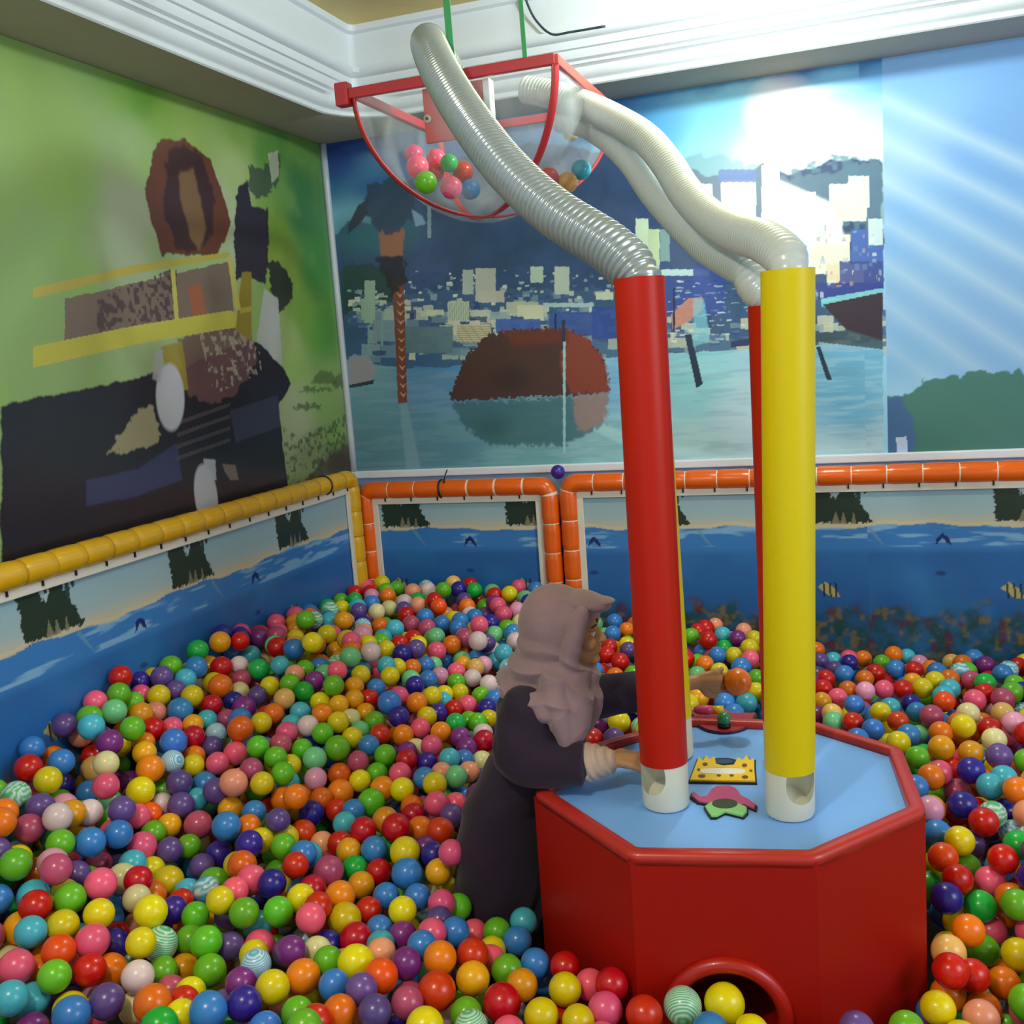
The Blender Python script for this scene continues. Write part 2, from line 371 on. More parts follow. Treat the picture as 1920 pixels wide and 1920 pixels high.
# generic stand-in: a rounded thatch brown rock with its reflection
P.poly(bp((843, 752), (858, 700), (880, 660), (915, 628), (960, 618), (1060, 616), (1100, 632), (1130, 670), (1142, 712), (1140, 738)), '#4c3230', 1, 0.02, 0.012)
P.poly(bp((1060, 618), (1100, 632), (1130, 670), (1142, 712), (1140, 736), (1068, 738), (1050, 680)), '#8a3f2c', .9, 0.02, 0.014, soft=3)
P.poly(bp((940, 620), (1060, 616), (1070, 640), (960, 650)), '#6e3226', .8, 0.02, 0.014, soft=4)
P.blob(*B(960, 710), 0.13, 0.09, '#2a2428', .6, .8)
P.poly(bp((848, 755), (1000, 748), (1140, 738), (1136, 790), (1110, 810), (1060, 835), (920, 836), (870, 800)), '#3a6672', .85, 0.03, 0.012, soft=2)
P.poly(bp((1075, 742), (1140, 738), (1136, 790), (1100, 808), (1080, 800)), '#b08a80', .6, 0.02, 0.012, soft=3)
P.blob(*B(925, 800), 0.13, 0.08, '#2f5554', .6, .8)
rect(1054, 600, 6, 60, '#26324c'); rect(1056, 640, 5, 210, '#9fd0dc', .9)
# generic stand-in: palm crown on a patterned post
P.poly(bp((735, 520), (757, 520), (760, 600), (764, 755), (747, 757), (742, 640)), '#7a4636', 1)
for k in range(13): P.poly(bp((742 + k * .6, 530 + k * 17), (750 + k * .6, 536 + k * 17), (758 + k * .4, 530 + k * 17), (750 + k * .6, 541 + k * 17)), '#d9a99a', .8)
P.poly(bp((705, 480), (760, 478), (762, 530), (735, 560), (725, 530)), '#1f2228', .9, 0.02, 0.02, soft=1)
P.poly(bp((708, 430), (760, 430), (755, 480), (716, 482)), '#a06a48', .9, 0.01, soft=2)
P.poly(bp((690, 350), (740, 330), (772, 350), (775, 400), (750, 435), (710, 435), (690, 400)), '#22405e', .95, 0.03, 0.03, soft=2)
P.poly(bp((692, 372), (672, 385), (655, 420), (652, 440), (675, 420), (690, 400)), '#252f44', .95, soft=1)
P.poly(bp((772, 392), (792, 405), (800, 420), (780, 425)), '#7fa6c4', .9, soft=1)
rect(802, 388, 7, 58, '#7f98a8')
P.poly(bp((750, 757), (764, 755), (790, 880), (762, 880)), '#7ea4b4', .7, soft=3)
# right-hand sheet of the print
x0 = B(1656, 300)[0]
mk = (P.U > x0).astype(float)
keep = P.img.copy()
P.grad([(*B(a, b), c) for a, b, c in [(1690, 150, '#8cc2f4'), (1690, 300, '#9fcaf2'), (1690, 420, '#84b8ee'), (1690, 560, '#8ab8ea'), (1690, 690, '#7fb4e6'), (1850, 300, '#7eb2ee'), (1850, 600, '#86b4e8'), (1690, 740, '#9fd0ee'), (1700, 850, '#3f6aa0')]], 0.1)
for k in range(7):
    ang = -0.55 - 0.03 * k; u0, z0_ = B(1640, 180 + 75 * k); du = P.U - u0; dz = P.Z - z0_
    P.mix(np.clip(1 - np.abs(-du * math.sin(ang) + dz * math.cos(ang)) / 0.06, 0, 1) ** 1.5 * (.5 - .05 * k) * (du > -.1), '#d4f0fc')
P.poly(bp((1658, 735), (1690, 745), (1728, 715), (1900, 690), (1980, 760), (1980, 980), (1658, 980)), '#3f7468', .95, 0.03, 0.03, soft=1)
P.poly(bp((1658, 745), (1690, 745), (1712, 790), (1716, 860), (1658, 860)), '#40649c', .9, 0.01, soft=2)
P.poly(bp((1680, 820), (1700, 818), (1702, 858), (1682, 860)), '#c0d0f0', .9)
P.img = np.where(mk[..., None] > 0, P.img, keep)
mb = P.build('mural', lambda u, z: np.stack([u, np.full(u.shape, YB - 0.004), z], 1), vcmat('mural_print', 0.28, 0.5, 0.15))
tag(mb, 'glossy blue harbour city mural covering the back wall', 'mural', None)

# ------------------------------------------------------------ left wall print
P = Paint(0.9, YB - 0.03, ZM, ZT - 0.001, RES)
def lp(*pts): return [L(*p) for p in pts]
def lrect(px, py, w_, h_, c, a=1.0): P.poly(lp((px, py), (px + w_, py), (px + w_, py + h_), (px, py + h_)), c, a)
P.grad([(*L(a, b), c) for a, b, c in [(270, 180, '#5c9432'), (300, 230, '#8ab04e'), (350, 240, '#96b45c'), (270, 290, '#a2bc84'), (440, 260, '#7ea84a'), (440, 300, '#b4c888'), (420, 420, '#b4c0a2'), (500, 300, '#5f9440'), (560, 290, '#3c7838'), (590, 300, '#45803f'), (560, 400, '#3c7c46'),
     (530, 500, '#8aa84a'), (520, 450, '#779c38'), (590, 500, '#489048'), (570, 600, '#6f9c34'), (600, 620, '#5a9a40'), (545, 640, '#9cb470'), (560, 780, '#aab890'), (620, 750, '#8cab64'), (640, 800, '#7a9a5c'), (580, 860, '#7c8a5c'), (640, 870, '#3c3a2c'), (256, 400, '#a8b496'), (100, 300, '#8cae58'), (0, 400, '#8cae68')]], 0.08)
P.mix(np.clip((P.fbm(0.25, 5) - .5) * 2, 0, .4), '#8cb850')
# acacia trees and scrub
for (x, y, w_, h_) in ((607, 706, 50, 26), (590, 730, 70, 8), (573, 762, 60, 12), (640, 712, 40, 30)):
    P.poly(lp((x - w_ / 2, y + h_ / 2), (x - w_ / 4, y - h_ / 3), (x, y - h_ / 2), (x + w_ / 3, y - h_ / 4), (x + w_ / 2, y + h_ / 2)), '#42602c', .75, 0.02, 0.015, soft=1)
mk = P.inside(lp((530, 800), (560, 820), (660, 770), (664, 900), (530, 940)))
P.mix(mk * np.clip((P.fbm(0.02, 41) - .5) * 5, 0, .75), '#3c4c2c')
P.poly(lp((620, 850), (664, 820), (668, 900), (600, 905), (560, 912)), '#4a3a30', .8, 0.03, 0.03, soft=3)
# generic stand-ins: brown boulder, dark stacks, yellow safari cart
P.poly(lp((278, 330), (286, 285), (300, 262), (345, 262), (392, 300), (412, 350), (432, 415), (420, 455), (405, 478), (300, 478), (278, 400), (268, 350)), '#6a3f2c', 1, 0.012, 0.03, soft=1)
P.poly(lp((312, 280), (340, 266), (376, 292), (400, 360), (396, 440), (370, 470), (330, 470), (306, 400)), '#38262a', .85, 0.02, 0.03, soft=4)
P.poly(lp((335, 320), (362, 318), (376, 380), (386, 430), (372, 470), (355, 440), (336, 370)), '#9a7a4c', .55, 0.01, soft=5)
P.poly(lp((444, 345), (462, 340), (470, 385), (500, 390), (504, 440), (496, 530), (440, 520), (438, 440)), '#35303c', 1, 0.015, 0.03, soft=1)
P.poly(lp((466, 310), (490, 320), (510, 285), (524, 290), (520, 340), (500, 366), (476, 370), (464, 350)), '#3c4a3c', .85, 0.02, 0.02, soft=1)
P.poly(lp((500, 290), (520, 280), (522, 330), (508, 345)), '#c8cdb0', .6, 0.01, soft=1)
P.poly(lp((500, 490), (520, 488), (548, 530), (548, 560), (520, 590), (505, 540)), '#262c2c', .95, 0.02, 0.02, soft=1)
P.poly(lp((494, 540), (520, 560), (528, 680), (500, 700), (480, 640)), '#b0b2b4', .9, 0.005, soft=1)
P.poly(lp((200, 720), (340, 690), (430, 650), (480, 640), (530, 690), (545, 720), (520, 760), (540, 930), (400, 1010), (100, 1100), (0, 1140), (0, 760)), '#241f28', 1, 0.01, 0.04, soft=1)
P.poly(lp((256, 880), (330, 830), (340, 900), (256, 930), (160, 950), (160, 900)), '#39406c', .8, soft=2)
P.poly(lp((430, 770), (520, 740), (525, 800), (440, 830)), '#3c3c54', .8, soft=2)
for k in range(4): P.poly(lp((330, 790 + 22 * k), (430, 755 + 22 * k), (430, 762 + 22 * k), (330, 798 + 22 * k)), '#544a4c', .7)
P.poly(lp((330, 640), (400, 610), (470, 620), (480, 680), (440, 740), (400, 760), (350, 740)), '#6a4a4c', .9, 0.02, 0.03, soft=2)
P.mix(P.inside(lp((370, 620), (480, 620), (490, 700), (400, 740))) * np.clip((P.fbm(0.02, 51) - .52) * 5, 0, .65), '#b4a898')
P.poly(lp((256, 530), (430, 490), (436, 590), (256, 610), (120, 640), (120, 560)), '#7d6c60', 1, 0.005)
P.mix(P.inside(lp((180, 560), (330, 500), (330, 600), (180, 640))) * np.clip((P.noise(0.015, 52) - .5) * 5, 0, .8), '#4c3840')
P.poly(lp((350, 540), (375, 530), (385, 590), (360, 595)), '#a8623c', .8, soft=2)
P.poly(lp((60, 540), (256, 496), (428, 473), (430, 482), (256, 512), (60, 560)), '#b8ac50', 1)
P.poly(lp((60, 650), (256, 610), (430, 582), (450, 590), (452, 612), (256, 645), (60, 690)), '#c0bc4c', 1)
P.poly(lp((452, 510), (470, 510), (470, 640), (440, 620)), '#948428', 1, soft=1)
P.poly(lp((318, 505), (326, 504), (334, 600), (326, 602)), '#c4bc60', 1)
P.poly(lp((424, 480), (432, 478), (450, 580), (440, 584)), '#c4bc60', 1)
P.poly(lp((448, 578), (470, 574), (470, 584), (448, 588)), '#b4a83c', 1)
P.poly(lp((300, 650), (340, 640), (352, 730), (318, 740)), '#9c8a30', .9, soft=1)
P.blob(*L(318, 745), 0.085, 0.13, '#b9bcc6', 1, .12, rot=-0.2)
P.poly(lp((288, 660), (304, 655), (300, 720), (284, 710)), '#a9aab4', .8, soft=2)
P.poly(lp((256, 770), (285, 760), (300, 820), (270, 840), (200, 850)), '#a39b78', .9, 0.02, 0.02, soft=1)
P.blob(*L(385, 930), 0.075, 0.13, '#b4b8c4', 1, .12, rot=0.05)
P.poly(lp((380, 860), (402, 862), (404, 900), (384, 900)), '#b4b8c4', .9, soft=1)
P.poly(lp((415, 870), (440, 872), (446, 900), (430, 900), (420, 885)), '#7a7068', .9, soft=1)
ml = P.build('mural', lambda u, z: np.stack([np.full(u.shape, XL + 0.004), u, z], 1), vcmat('mural_print_left', 0.25, 0.5, 0.2))
tag(ml, 'glossy green savanna mural with a yellow cart on the left wall', 'mural', None)

# white trims: strip below both prints, corner strip
wm = mat('trim_white', '#dfe4f0', 0.35)
bm = bmesh.new(); bx(bm, XL + 0.02, 3.2, YB - 0.022, YB, ZM - 0.036, ZM + 0.001, 0.006); struct(frombm('trim_2', bm, wm), 'white strip under the harbour print')
bm = bmesh.new(); bx(bm, XL, XL + 0.02, -1.5, YB, ZM - 0.03, ZM + 0.001, 0.006); struct(frombm('trim_3', bm, wm), 'white strip under the savanna print')
cv = []
for z in np.linspace(ZM, ZT - 0.001, 10): cv.append((XL + 0.012, YB - 0.012, z))
struct(tube('trim_4', cv, 0.017, mat('trim_corner', '#b9c4cc', 0.3), None, 12), 'pale corner bead between the two prints')
bm = bmesh.new(); bx(bm, XL + 0.03, 3.2, YB - 0.012, YB - 0.004, 0.0, ZM - 0.037); struct(frombm('trim_5', bm, mat('dado_blue', '#7f9cc4', 0.5)), 'pale blue board behind the padded fence')

# ------------------------------------------------------------ sea-print fence panels
def seapaint(P, cells, zs, dz=0.0):
    "cells: list of u of islands' left edges"
    u = P.U; z = P.Z
    P.img[:] = P.col('#a8bcc0')
    P.mix(np.clip((z - zs) / 0.16, 0, 1), '#8fb4c4')
    P.mix(np.clip(1 - (z - zs) / 0.05, 0, 1), '#c4bda4')
    line = zs + 0.008 * np.sin(u * 9) + 0.004 * np.sin(u * 31)
    sea = z < line
    keep = P.img.copy()
    P.img[:] = P.col('#3a7cc4')
    P.mix(np.clip((zs - 0.09 - z) / 0.03, 0, 1), '#2a66ac')
    P.mix(np.clip((zs - 0.25 - z) / 0.2, 0, 1), '#205890')
    P.mix(np.clip((P.fbm(0.02, 61, 8) - .56) * 8, 0, .8) * (z > zs - 0.09) , '#8ab8dc')
    P.mix(np.clip((P.fbm(0.3, 63) - .5) * 2, 0, .4) * (z < zs - 0.09), '#3a80c0')
    P.img = np.where(sea[..., None], P.img, keep)
    P.mix(((z > line - 0.004) & (z < line + 0.012)).astype(float) * .8, '#cfc3a0')
    for c0 in cells:
        g = '#27382c'
        b0 = zs + 0.012
        P.poly([(c0, b0), (c0 - .01, b0 + .2), (c0 + .07, b0 + .2), (c0 + .085, b0 + .1), (c0 + .12, b0 + .16), (c0 + .16, b0 + .2), (c0 + .18, b0 + .12), (c0 + .21, b0 + .06), (c0 + .245, b0 + .0)], g, 1, 0.012, 0.01)
        P.poly([(c0 + .085, b0 + .2), (c0 + .12, b0 + .2), (c0 + .118, b0 + .13), (c0 + .1, b0 + .1), (c0 + .088, b0 + .13)], '#a9bcc0', 1)
        P.blob(c0 + .103, b0 + .145, .008, .018, g)
        P.blob(c0 + .19, b0 + .12, .010, .03, '#2c4a3c'); P.blob(c0 + .215, b0 + .135, .008, .014, '#2c4a3c')
        for q, w_ in ((.1, .018), (.13, .014), (.17, .01)): P.poly([(c0 + q - w_, b0 - .005), (c0 + q, b0 + .05), (c0 + q + w_, b0 - .005)], '#8a8468', .8)
        f0 = c0 - .22
        P.poly([(f0, zs - .085), (f0 + .008, zs - .05), (f0 + .03, zs - .035), (f0 + .05, zs - .05), (f0 + .062, zs - .085), (f0 + .045, zs - .075), (f0 + .028, zs - .056), (f0 + .015, zs - .07)], '#182c6c', 1, 0.004, 0.01)
        P.poly([(f0 - .26, zs - .01), (f0 - .24, zs - .008), (f0 - .2, zs - .07), (f0 - .19, zs - .09), (f0 - .22, zs - .06)], '#6a98b8', .7)
        P.blob(f0 + .02, zs - .2, .025, .012, '#1a3a78', .8, .4)
        fx_ = c0 + .02
        P.poly([(fx_, zs - .26), (fx_ + .03, zs - .235), (fx_ + .07, zs - .265), (fx_ + .09, zs - .30), (fx_ + .05, zs - .3)], '#b9b46c', .9)
        for q in (.02, .045, .068): P.poly([(fx_ + q, zs - .24), (fx_ + q + .008, zs - .24), (fx_ + q + .012, zs - .3), (fx_ + q + .004, zs - .3)], '#1c2430', .9)
    mk = np.clip((zs - .38 + .1 * P.noise(.05, 71) - z) / .05, 0, 1)
    P.mix(mk * np.clip(P.fbm(.04, 72) * 1.6 - .3, 0, .9), '#284a3c')
    P.mix(mk * np.clip((P.fbm(.03, 75) - .55) * 5, 0, .8), '#7a6a40')
    P.mix(mk * np.clip((P.fbm(.05, 78) - .6) * 6, 0, .8), '#5c2c40')
seam = mat('vinyl_seam', '#e8d8c8', 0.5)
org = mat('vinyl_orange', '#e8620a', 0.28, coat=.3, noise=.08, nscale=5)
yel = mat('vinyl_yellow', '#dba80a', 0.28, coat=.3, noise=.12, nscale=5)
seamy = mat('vinyl_seam_yellow', '#b88808', .4)
lace = mat('lace_white', '#dcd8cc', 0.55)
tie = mat('cable_tie', '#15110f', 0.5)
def fence(name, label, axis, pos, u0, u1, ztop, m, cells, zs, r=0.041, zsl=None, seg=0.135):
    "padded rectangular frame with a laced sea-print panel; axis 'x' on the back, 'y' on the left"
    E = empty(name, ((u0 + u1) / 2, pos, 0) if axis == 'x' else (pos, (u0 + u1) / 2, 0), label, 'fence', None)
    def W(u, z, d=0.0): return (u, pos - d, z) if axis == 'x' else (pos + d, u, z)
    zb = 0.06
    corners = [(u0 + r, zb), (u0 + r, ztop - r), (u1 - r, ztop - r), (u1 - r, zb)]
    if axis == 'x' and u1 > 2: corners = corners[:3]
    if axis == 'y': corners = [(u0, ztop - r), (u1 - r, ztop - r), (u1 - r, zb)]
    pl = roundpoly([np.array([a, 0, b]) for a, b in corners], 0.05, 6)
    pts, ln = resample(pl, 0.0045)
    rad = []
    for i in range(len(pts)):
        s_ = i * ln / (len(pts) - 1); q = (s_ % seg) / seg
        rad.append(r * (0.93 + 0.09 * min(1, 2.6 * min(q, 1 - q) ** .6)) )
    rv, rf = tubegeo([W(p[0], p[2]) for p in pts], rad, 22)
    ro = child(mesh('padded_rail', rv, rf, [m, seamy if m is yel else seam], None), E)
    near_seam = [abs(((i_ + .5) * ln / (len(pts) - 1) + seg / 2) % seg - seg / 2) < .0030 for i_ in range(len(pts) - 1)]
    for p_ in ro.data.polygons:
        if p_.index // 22 < len(near_seam) and near_seam[p_.index // 22]: p_.material_index = 1
    # laced border
    bm = bmesh.new(); g = 0.034
    def bar(a0, a1, z0, z1, dd=0.0):
        c0 = W(a0, z0, .004 - dd); c1 = W(a1, z1, .014 - dd)
        bx(bm, min(c0[0], c1[0]), max(c0[0], c1[0]), min(c0[1], c1[1]), max(c0[1], c1[1]), z0, z1, 0.003)
    iu0 = u0 + (2 * r if axis == 'x' else 0); iu1 = u1 - (2 * r if not (axis == 'x' and u1 > 2) else 0); it = ztop - 2 * r
    bar(iu0, iu1, it - g + .008, it + .004)
    if axis == 'x': bar(iu0 - .004, iu0 + g - .008, zb, it - .001, .0012)
    if not (axis == 'x' and u1 > 2): bar(iu1 - g + .008, iu1 + .004, zb, it - .001, .0012)
    child(frombm('lacing_strip', bm, lace), E)
    bm = bmesh.new()
    k = iu0 + .07
    while k < iu1:
        c0 = W(k - .003, 0, .012); c1 = W(k + .003, 0, .019); bx(bm, min(c0[0], c1[0]), max(c0[0], c1[0]), min(c0[1], c1[1]), max(c0[1], c1[1]), it - .012, it + .012); k += .135
    child(frombm('lace', bm, tie), E)
    Pn = Paint(iu0 + .01, iu1 - .01, zb, it - .01, 0.004)
    seapaint(Pn, cells, zs)
    o = Pn.build('sea_panel', lambda u, z: np.stack([u, np.full(u.shape, pos) - 0.006 * np.sin(u * 7) * 0, z], 1) if axis == 'x' else np.stack([np.full(u.shape, pos), u, z], 1), seaM)
    child(o, E); o['label'] = 'sea panel printed with islands and fish'
    return E
seaM = vcmat('sea_print', 0.3, 0.4, 0.3)
FY = 4.36
fence('padded_fence', 'orange padded fence panel in the corner by the yellow fence', 'x', FY, Py(668, 900, FY)[0], Py(1045, 900, FY)[0], 1.203, org, [Py(712, 900, FY)[0], Py(945, 900, FY)[0]], 0.972)
fence('padded_fence', 'wide orange padded fence panel behind the red and yellow columns', 'x', FY, Py(1048, 900, FY)[0], 3.2, 1.212, org, [Py(1182, 900, FY)[0] + .01, Py(1518, 900, FY)[0], Py(1850, 900, FY)[0] + .03], 0.962)
FX = -2.30
lf = lambda px, py: Px(px, py, FX)[1]
fence('padded_fence', 'yellow padded fence panel along the left wall', 'y', FX, -1.0, lf(664, 900), 1.278, yel, [lf(320, 1060), lf(520, 1000), lf(320, 1060) - .68, lf(320, 1060) - 1.36], 1.015, seg=0.12)
# cable ties and the ball on the fence
for (px, py) in ((828, 908), ):
    c = Py(px, py, FY); v, f = tubegeo([(c[0] + .048 * 0 - .004, FY, 1.162), (c[0] + .004, FY, 1.162)], .046, 20)
    o = mesh('cable_tie', v, f, tie); tag(o, 'black strap tied round the orange padded rail in the corner', 'strap')
y_ = lf(606, 905); v, f = tubegeo([(FX, y_ - .004, 1.237), (FX, y_ + .004, 1.237)], .046, 20)
o = mesh('cable_tie', v, f, tie); tag(o, 'black strap tied round the yellow padded rail', 'strap')
tub = Py(835, 885, FY); o = tube('tie_tail', [(tub[0], FY - .03, 1.19), (tub[0] + .005, FY - .02, 1.225), (tub[0] + .01, FY, 1.25)], .003, tie); 
tag(o, 'loose black tie end standing up from the orange corner rail', 'tie')

# ------------------------------------------------------------ octagonal game table
OC = [(-.777, 2.213), (-.481, 1.945), (-.11, 2.006), (.108, 2.267), (.07, 2.615), (-.149, 2.773), (-.49, 2.76), (-.698, 2.536)]
cx0, cy0 = -.328, 2.39
def inset(poly, d):
    n = len(poly); out = []
    for i in range(n):
        p0 = np.array(poly[i - 1]); p1 = np.array(poly[i]); p2 = np.array(poly[(i + 1) % n])
        e1 = (p1 - p0) / np.linalg.norm(p1 - p0); e2 = (p2 - p1) / np.linalg.norm(p2 - p1)
        n1 = np.array([-e1[1], e1[0]]); n2 = np.array([-e2[1], e2[0]]); b = n1 + n2; b /= (b @ n1)
        out.append(tuple(p1 + b * d))
    return out
TZ = 0.69
T = empty('game_table', (cx0, cy0, 0), 'red octagonal ball game table with a pale blue top', 'table')
redb = mat('red_vinyl', '#a41204', .45, spec=.3, coat=0, noise=.06, nscale=3)
redr = mat('red_rim', '#b82a20', 0.35, coat=.2, noise=.05)
blu = mat('blue_top', '#7ab2fc', 0.35, noise=.03, nscale=3)
# body with a round port in the front side
bm = bmesh.new(); n = 8
lo = [bm.verts.new((*p, 0.0)) for p in OC]; hi = [bm.verts.new((*p, 0.695)) for p in OC]
pa, pb = np.array(OC[1]), np.array(OC[2]); eu = (pb - pa) / np.linalg.norm(pb - pa); W_ = np.linalg.norm(pb - pa)
pc_ = np.array([-.297, 1.975]); cu = float((pc_ - pa) @ eu); pz = 0.350; pr = 0.104
nrm = np.array([eu[1], -eu[0]])      # outward (towards the camera)
K = 40; ring = []; outer = []
for k in range(K):
    a = 2 * math.pi * k / K; du, dz = math.cos(a), math.sin(a)
    q = pa + eu * (cu + pr * du); ring.append(bm.verts.new((q[0], q[1], pz + pr * dz)))
    ts = []
    if du > 1e-6: ts.append((W_ - cu) / du)
    if du < -1e-6: ts.append(-cu / du)
    if dz > 1e-6: ts.append((0.695 - pz) / dz)
    if dz < -1e-6: ts.append(-pz / dz)
    t_ = min(ts); q = pa + eu * (cu + t_ * du); outer.append(bm.verts.new((q[0], q[1], pz + t_ * dz)))
for k in range(K): bm.faces.new((ring[k], ring[(k + 1) % K], outer[(k + 1) % K], outer[k]))
def edge_of(v):
    d_ = float((np.array(v.co[:2]) - pa) @ eu)
    return 'R' if d_ > W_ - 1e-5 else 'L' if d_ < 1e-5 else 'T' if v.co.z > .6 else 'B'
for k in range(K):
    e0, e1 = edge_of(outer[k]), edge_of(outer[(k + 1) % K])
    if e0 != e1:
        q = pa + eu * (W_ if 'R' in (e0, e1) else 0); cvx = bm.verts.new((q[0], q[1], .695 if 'T' in (e0, e1) else 0))
        bm.faces.new((cvx, outer[(k + 1) % K], outer[k]))
back = []
for k in range(K):
    a = 2 * math.pi * k / K; q = pa + eu * (cu + pr * math.cos(a)) - nrm * .28; back.append(bm.verts.new((q[0], q[1], pz + pr * math.sin(a))))
for k in range(K): bm.faces.new((ring[k], back[k], back[(k + 1) % K], ring[(k + 1) % K]))
bm.faces.new(back)
for i in range(8):
    if i == 1: continue
    bm.faces.new((lo[i], lo[(i + 1) % 8], hi[(i + 1) % 8], hi[i]))
bm.faces.new(lo[::-1])
child(frombm('body', bm, redb), T)
rp = []
for k in range(48):
    a = 2 * math.pi * k / 48; q = pa + eu * (cu + (pr + .014) * math.cos(a)) + nrm * .006; rp.append((q[0], q[1], pz + (pr + .014) * math.sin(a)))
o = tube('port_ring', rp, .017, mat('port_red', '#b0180a', .35, coat=.2), None, 14, closed=True); child(o, T); o['label'] = 'round red padded ring of the ball port'
ri = inset(OC, .018); pth = []
for i in range(8):
    a = np.array(ri[i]); b_ = np.array(ri[(i + 1) % 8]); c_ = np.array(ri[i - 1])
    e1 = (c_ - a) / np.linalg.norm(c_ - a); e2 = (b_ - a) / np.linalg.norm(b_ - a)
    for t_ in np.linspace(0, 1, 5):
        A = a + e1 * .012; B_ = a + e2 * .012; p = (1 - t_) ** 2 * A + 2 * t_ * (1 - t_) * a + t_ * t_ * B_; pth.append((p[0], p[1], .697))
vs, fs = [], []
prs = [(-.020, -.012), (-.020, .004), (-.016, .011), (-.008, .014), (.008, .014), (.014, .010), (.016, .003), (.016, -.012)]
npth = len(pth)
for i in range(npth):
    a = Vector(pth[i - 1]); b_ = Vector(pth[(i + 1) % npth]); t_ = (b_ - a).normalized(); inw = Vector((-t_.y, t_.x, 0))
    for (d, z) in prs: vs.append(Vector(pth[i]) + inw * d + Vector((0, 0, z)))
for i in range(npth):
    for k in range(len(prs)): fs.append((i * 8 + k, i * 8 + (k + 1) % 8, ((i + 1) % npth) * 8 + (k + 1) % 8, ((i + 1) % npth) * 8 + k))
o = mesh('rim', vs, fs, redr); child(o, T)
bm = bmesh.new(); prism(bm, inset(OC, .03), TZ - .02, TZ); o = frombm('tabletop', bm, blu); child(o, T); o['label'] = 'pale blue table top'

# cut-out plates lying on the top (plain stand-ins), parts of the table
def plate(name, pts, z0, th, m, label=None, edge=None, d=.004):
    bm = bmesh.new(); prism(bm, pts, z0, z0 + th)
    o = frombm(name, bm, m); child(o, T)
    if label: o['label'] = label
    if edge:
        e = empty
    return o
def zp(*p): return [tuple(Pz(a, b, TZ + .008)[:2]) for a, b in p]
blk = mat('plate_black', '#12101c', .45); ypl = mat('plate_yellow', '#f0c818', .4); pnk = mat('plate_pink', '#b84a80', .45); gpl = mat('plate_green', '#86cc78', .4); brn = mat('plate_spots', '#6e4408', .5); dko = mat('plate_hole', '#33402e', .6)
yp = [(1294, 1462), (1304, 1436), (1310, 1420), (1318, 1426), (1324, 1416), (1331, 1424), (1340, 1418), (1342, 1432), (1356, 1436), (1376, 1434), (1384, 1420), (1392, 1426), (1400, 1416), (1406, 1426), (1414, 1422), (1414, 1440), (1416, 1464)]
P1 = zp(*yp)[::-1]
g = np.mean(np.array(P1), axis=0)
grow = lambda P_, k: [tuple(g_ + (np.array(q) - g_) * k) for g_ in [np.mean(np.array(P_), axis=0)] for q in P_]
plate('plate_backing', grow(P1, 1.06), TZ, .005, blk, 'black backing of the yellow plate'); o = plate('crown_plate', P1, TZ + .005, .004, ypl, 'yellow crown shaped plate with brown spots')
for (a, b, r1, r2) in ((1322, 1434, 5, 3), (1396, 1436, 5, 3), (1316, 1456, 7, 3), (1397, 1458, 6, 3), (1310, 1444, 3, 2), (1408, 1446, 3, 2), (1348, 1455, 4, 2), (1372, 1455, 4, 2)):
    q = [(a + r1 * math.cos(t), b + r2 * math.sin(t)) for t in np.linspace(0, 2 * math.pi, 13)[:-1]]
    plate('spot', zp(*q)[::-1], TZ + .009, .0012, brn)
q = [(1355 + 42 * math.copysign(abs(math.cos(t)) ** .5, math.cos(t)), 1447 + 5 * math.copysign(abs(math.sin(t)) ** .6, math.sin(t))) for t in np.linspace(0, 2 * math.pi, 32)[:-1]]
plate('pale_bar', zp(*q)[::-1], TZ + .009, .0014, mat('inlay_white', '#ecebe2', .4), 'pale rounded bar inlaid in the yellow plate')
q = [(1355 + 28 * math.cos(t), 1424 + 7 * math.sin(t)) for t in np.linspace(0, 2 * math.pi, 24)[:-1]]
plate('oval_hole', zp(*q)[::-1], TZ + .0005, .002, blk)
q = [(1355 + 20 * math.cos(t), 1424 + 4.5 * math.sin(t)) for t in np.linspace(0, 2 * math.pi, 24)[:-1]]
plate('oval_hole', zp(*q)[::-1], TZ + .0026, .001, mat('hole_teal', '#33506c', .5))
pk = [(1297, 1492), (1300, 1484), (1312, 1494), (1326, 1492), (1334, 1480), (1344, 1474), (1368, 1473), (1380, 1479), (1388, 1491), (1402, 1498), (1416, 1508), (1414, 1516), (1396, 1508), (1370, 1510), (1330, 1506), (1310, 1502)]
P2_ = zp(*pk)[::-1]; plate('plate_backing', grow(P2_, 1.07), TZ, .005, blk, 'black backing of the pink plate'); plate('wavy_plate', P2_, TZ + .005, .004, pnk, 'pink wavy plate')
gk = [(1322, 1512), (1334, 1504), (1378, 1504), (1400, 1514), (1400, 1522), (1392, 1530), (1376, 1526), (1360, 1522), (1344, 1530), (1334, 1530), (1328, 1522)]
P3_ = zp(*gk)[::-1]; plate('plate_backing', grow(P3_, 1.08), TZ, .0052, blk, 'black backing of the green plate'); plate('scalloped_plate', P3_, TZ + .0052, .0042, gpl, 'green scalloped plate')
q = [(1359 + 24 * math.cos(t), 1508 + 9 * math.sin(t)) for t in np.linspace(0, 2 * math.pi, 24)[:-1]]
plate('oval_hole', zp(*q)[::-1], TZ + .0095, .001, dko, 'dark oval hole')
hd = [(1298, 1338)] + [(1357 + 55 * math.cos(t), 1346 + 27 * math.sin(t)) for t in np.linspace(math.pi, 0, 16)] + [(1416, 1338)]
P4_ = [tuple(Pz(a, b, TZ + .006)[:2]) for a, b in hd]; P4_ = P4_ if sum((P4_[i][0] * P4_[(i + 1) % len(P4_)][1] - P4_[(i + 1) % len(P4_)][0] * P4_[i][1]) for i in range(len(P4_))) > 0 else P4_[::-1]
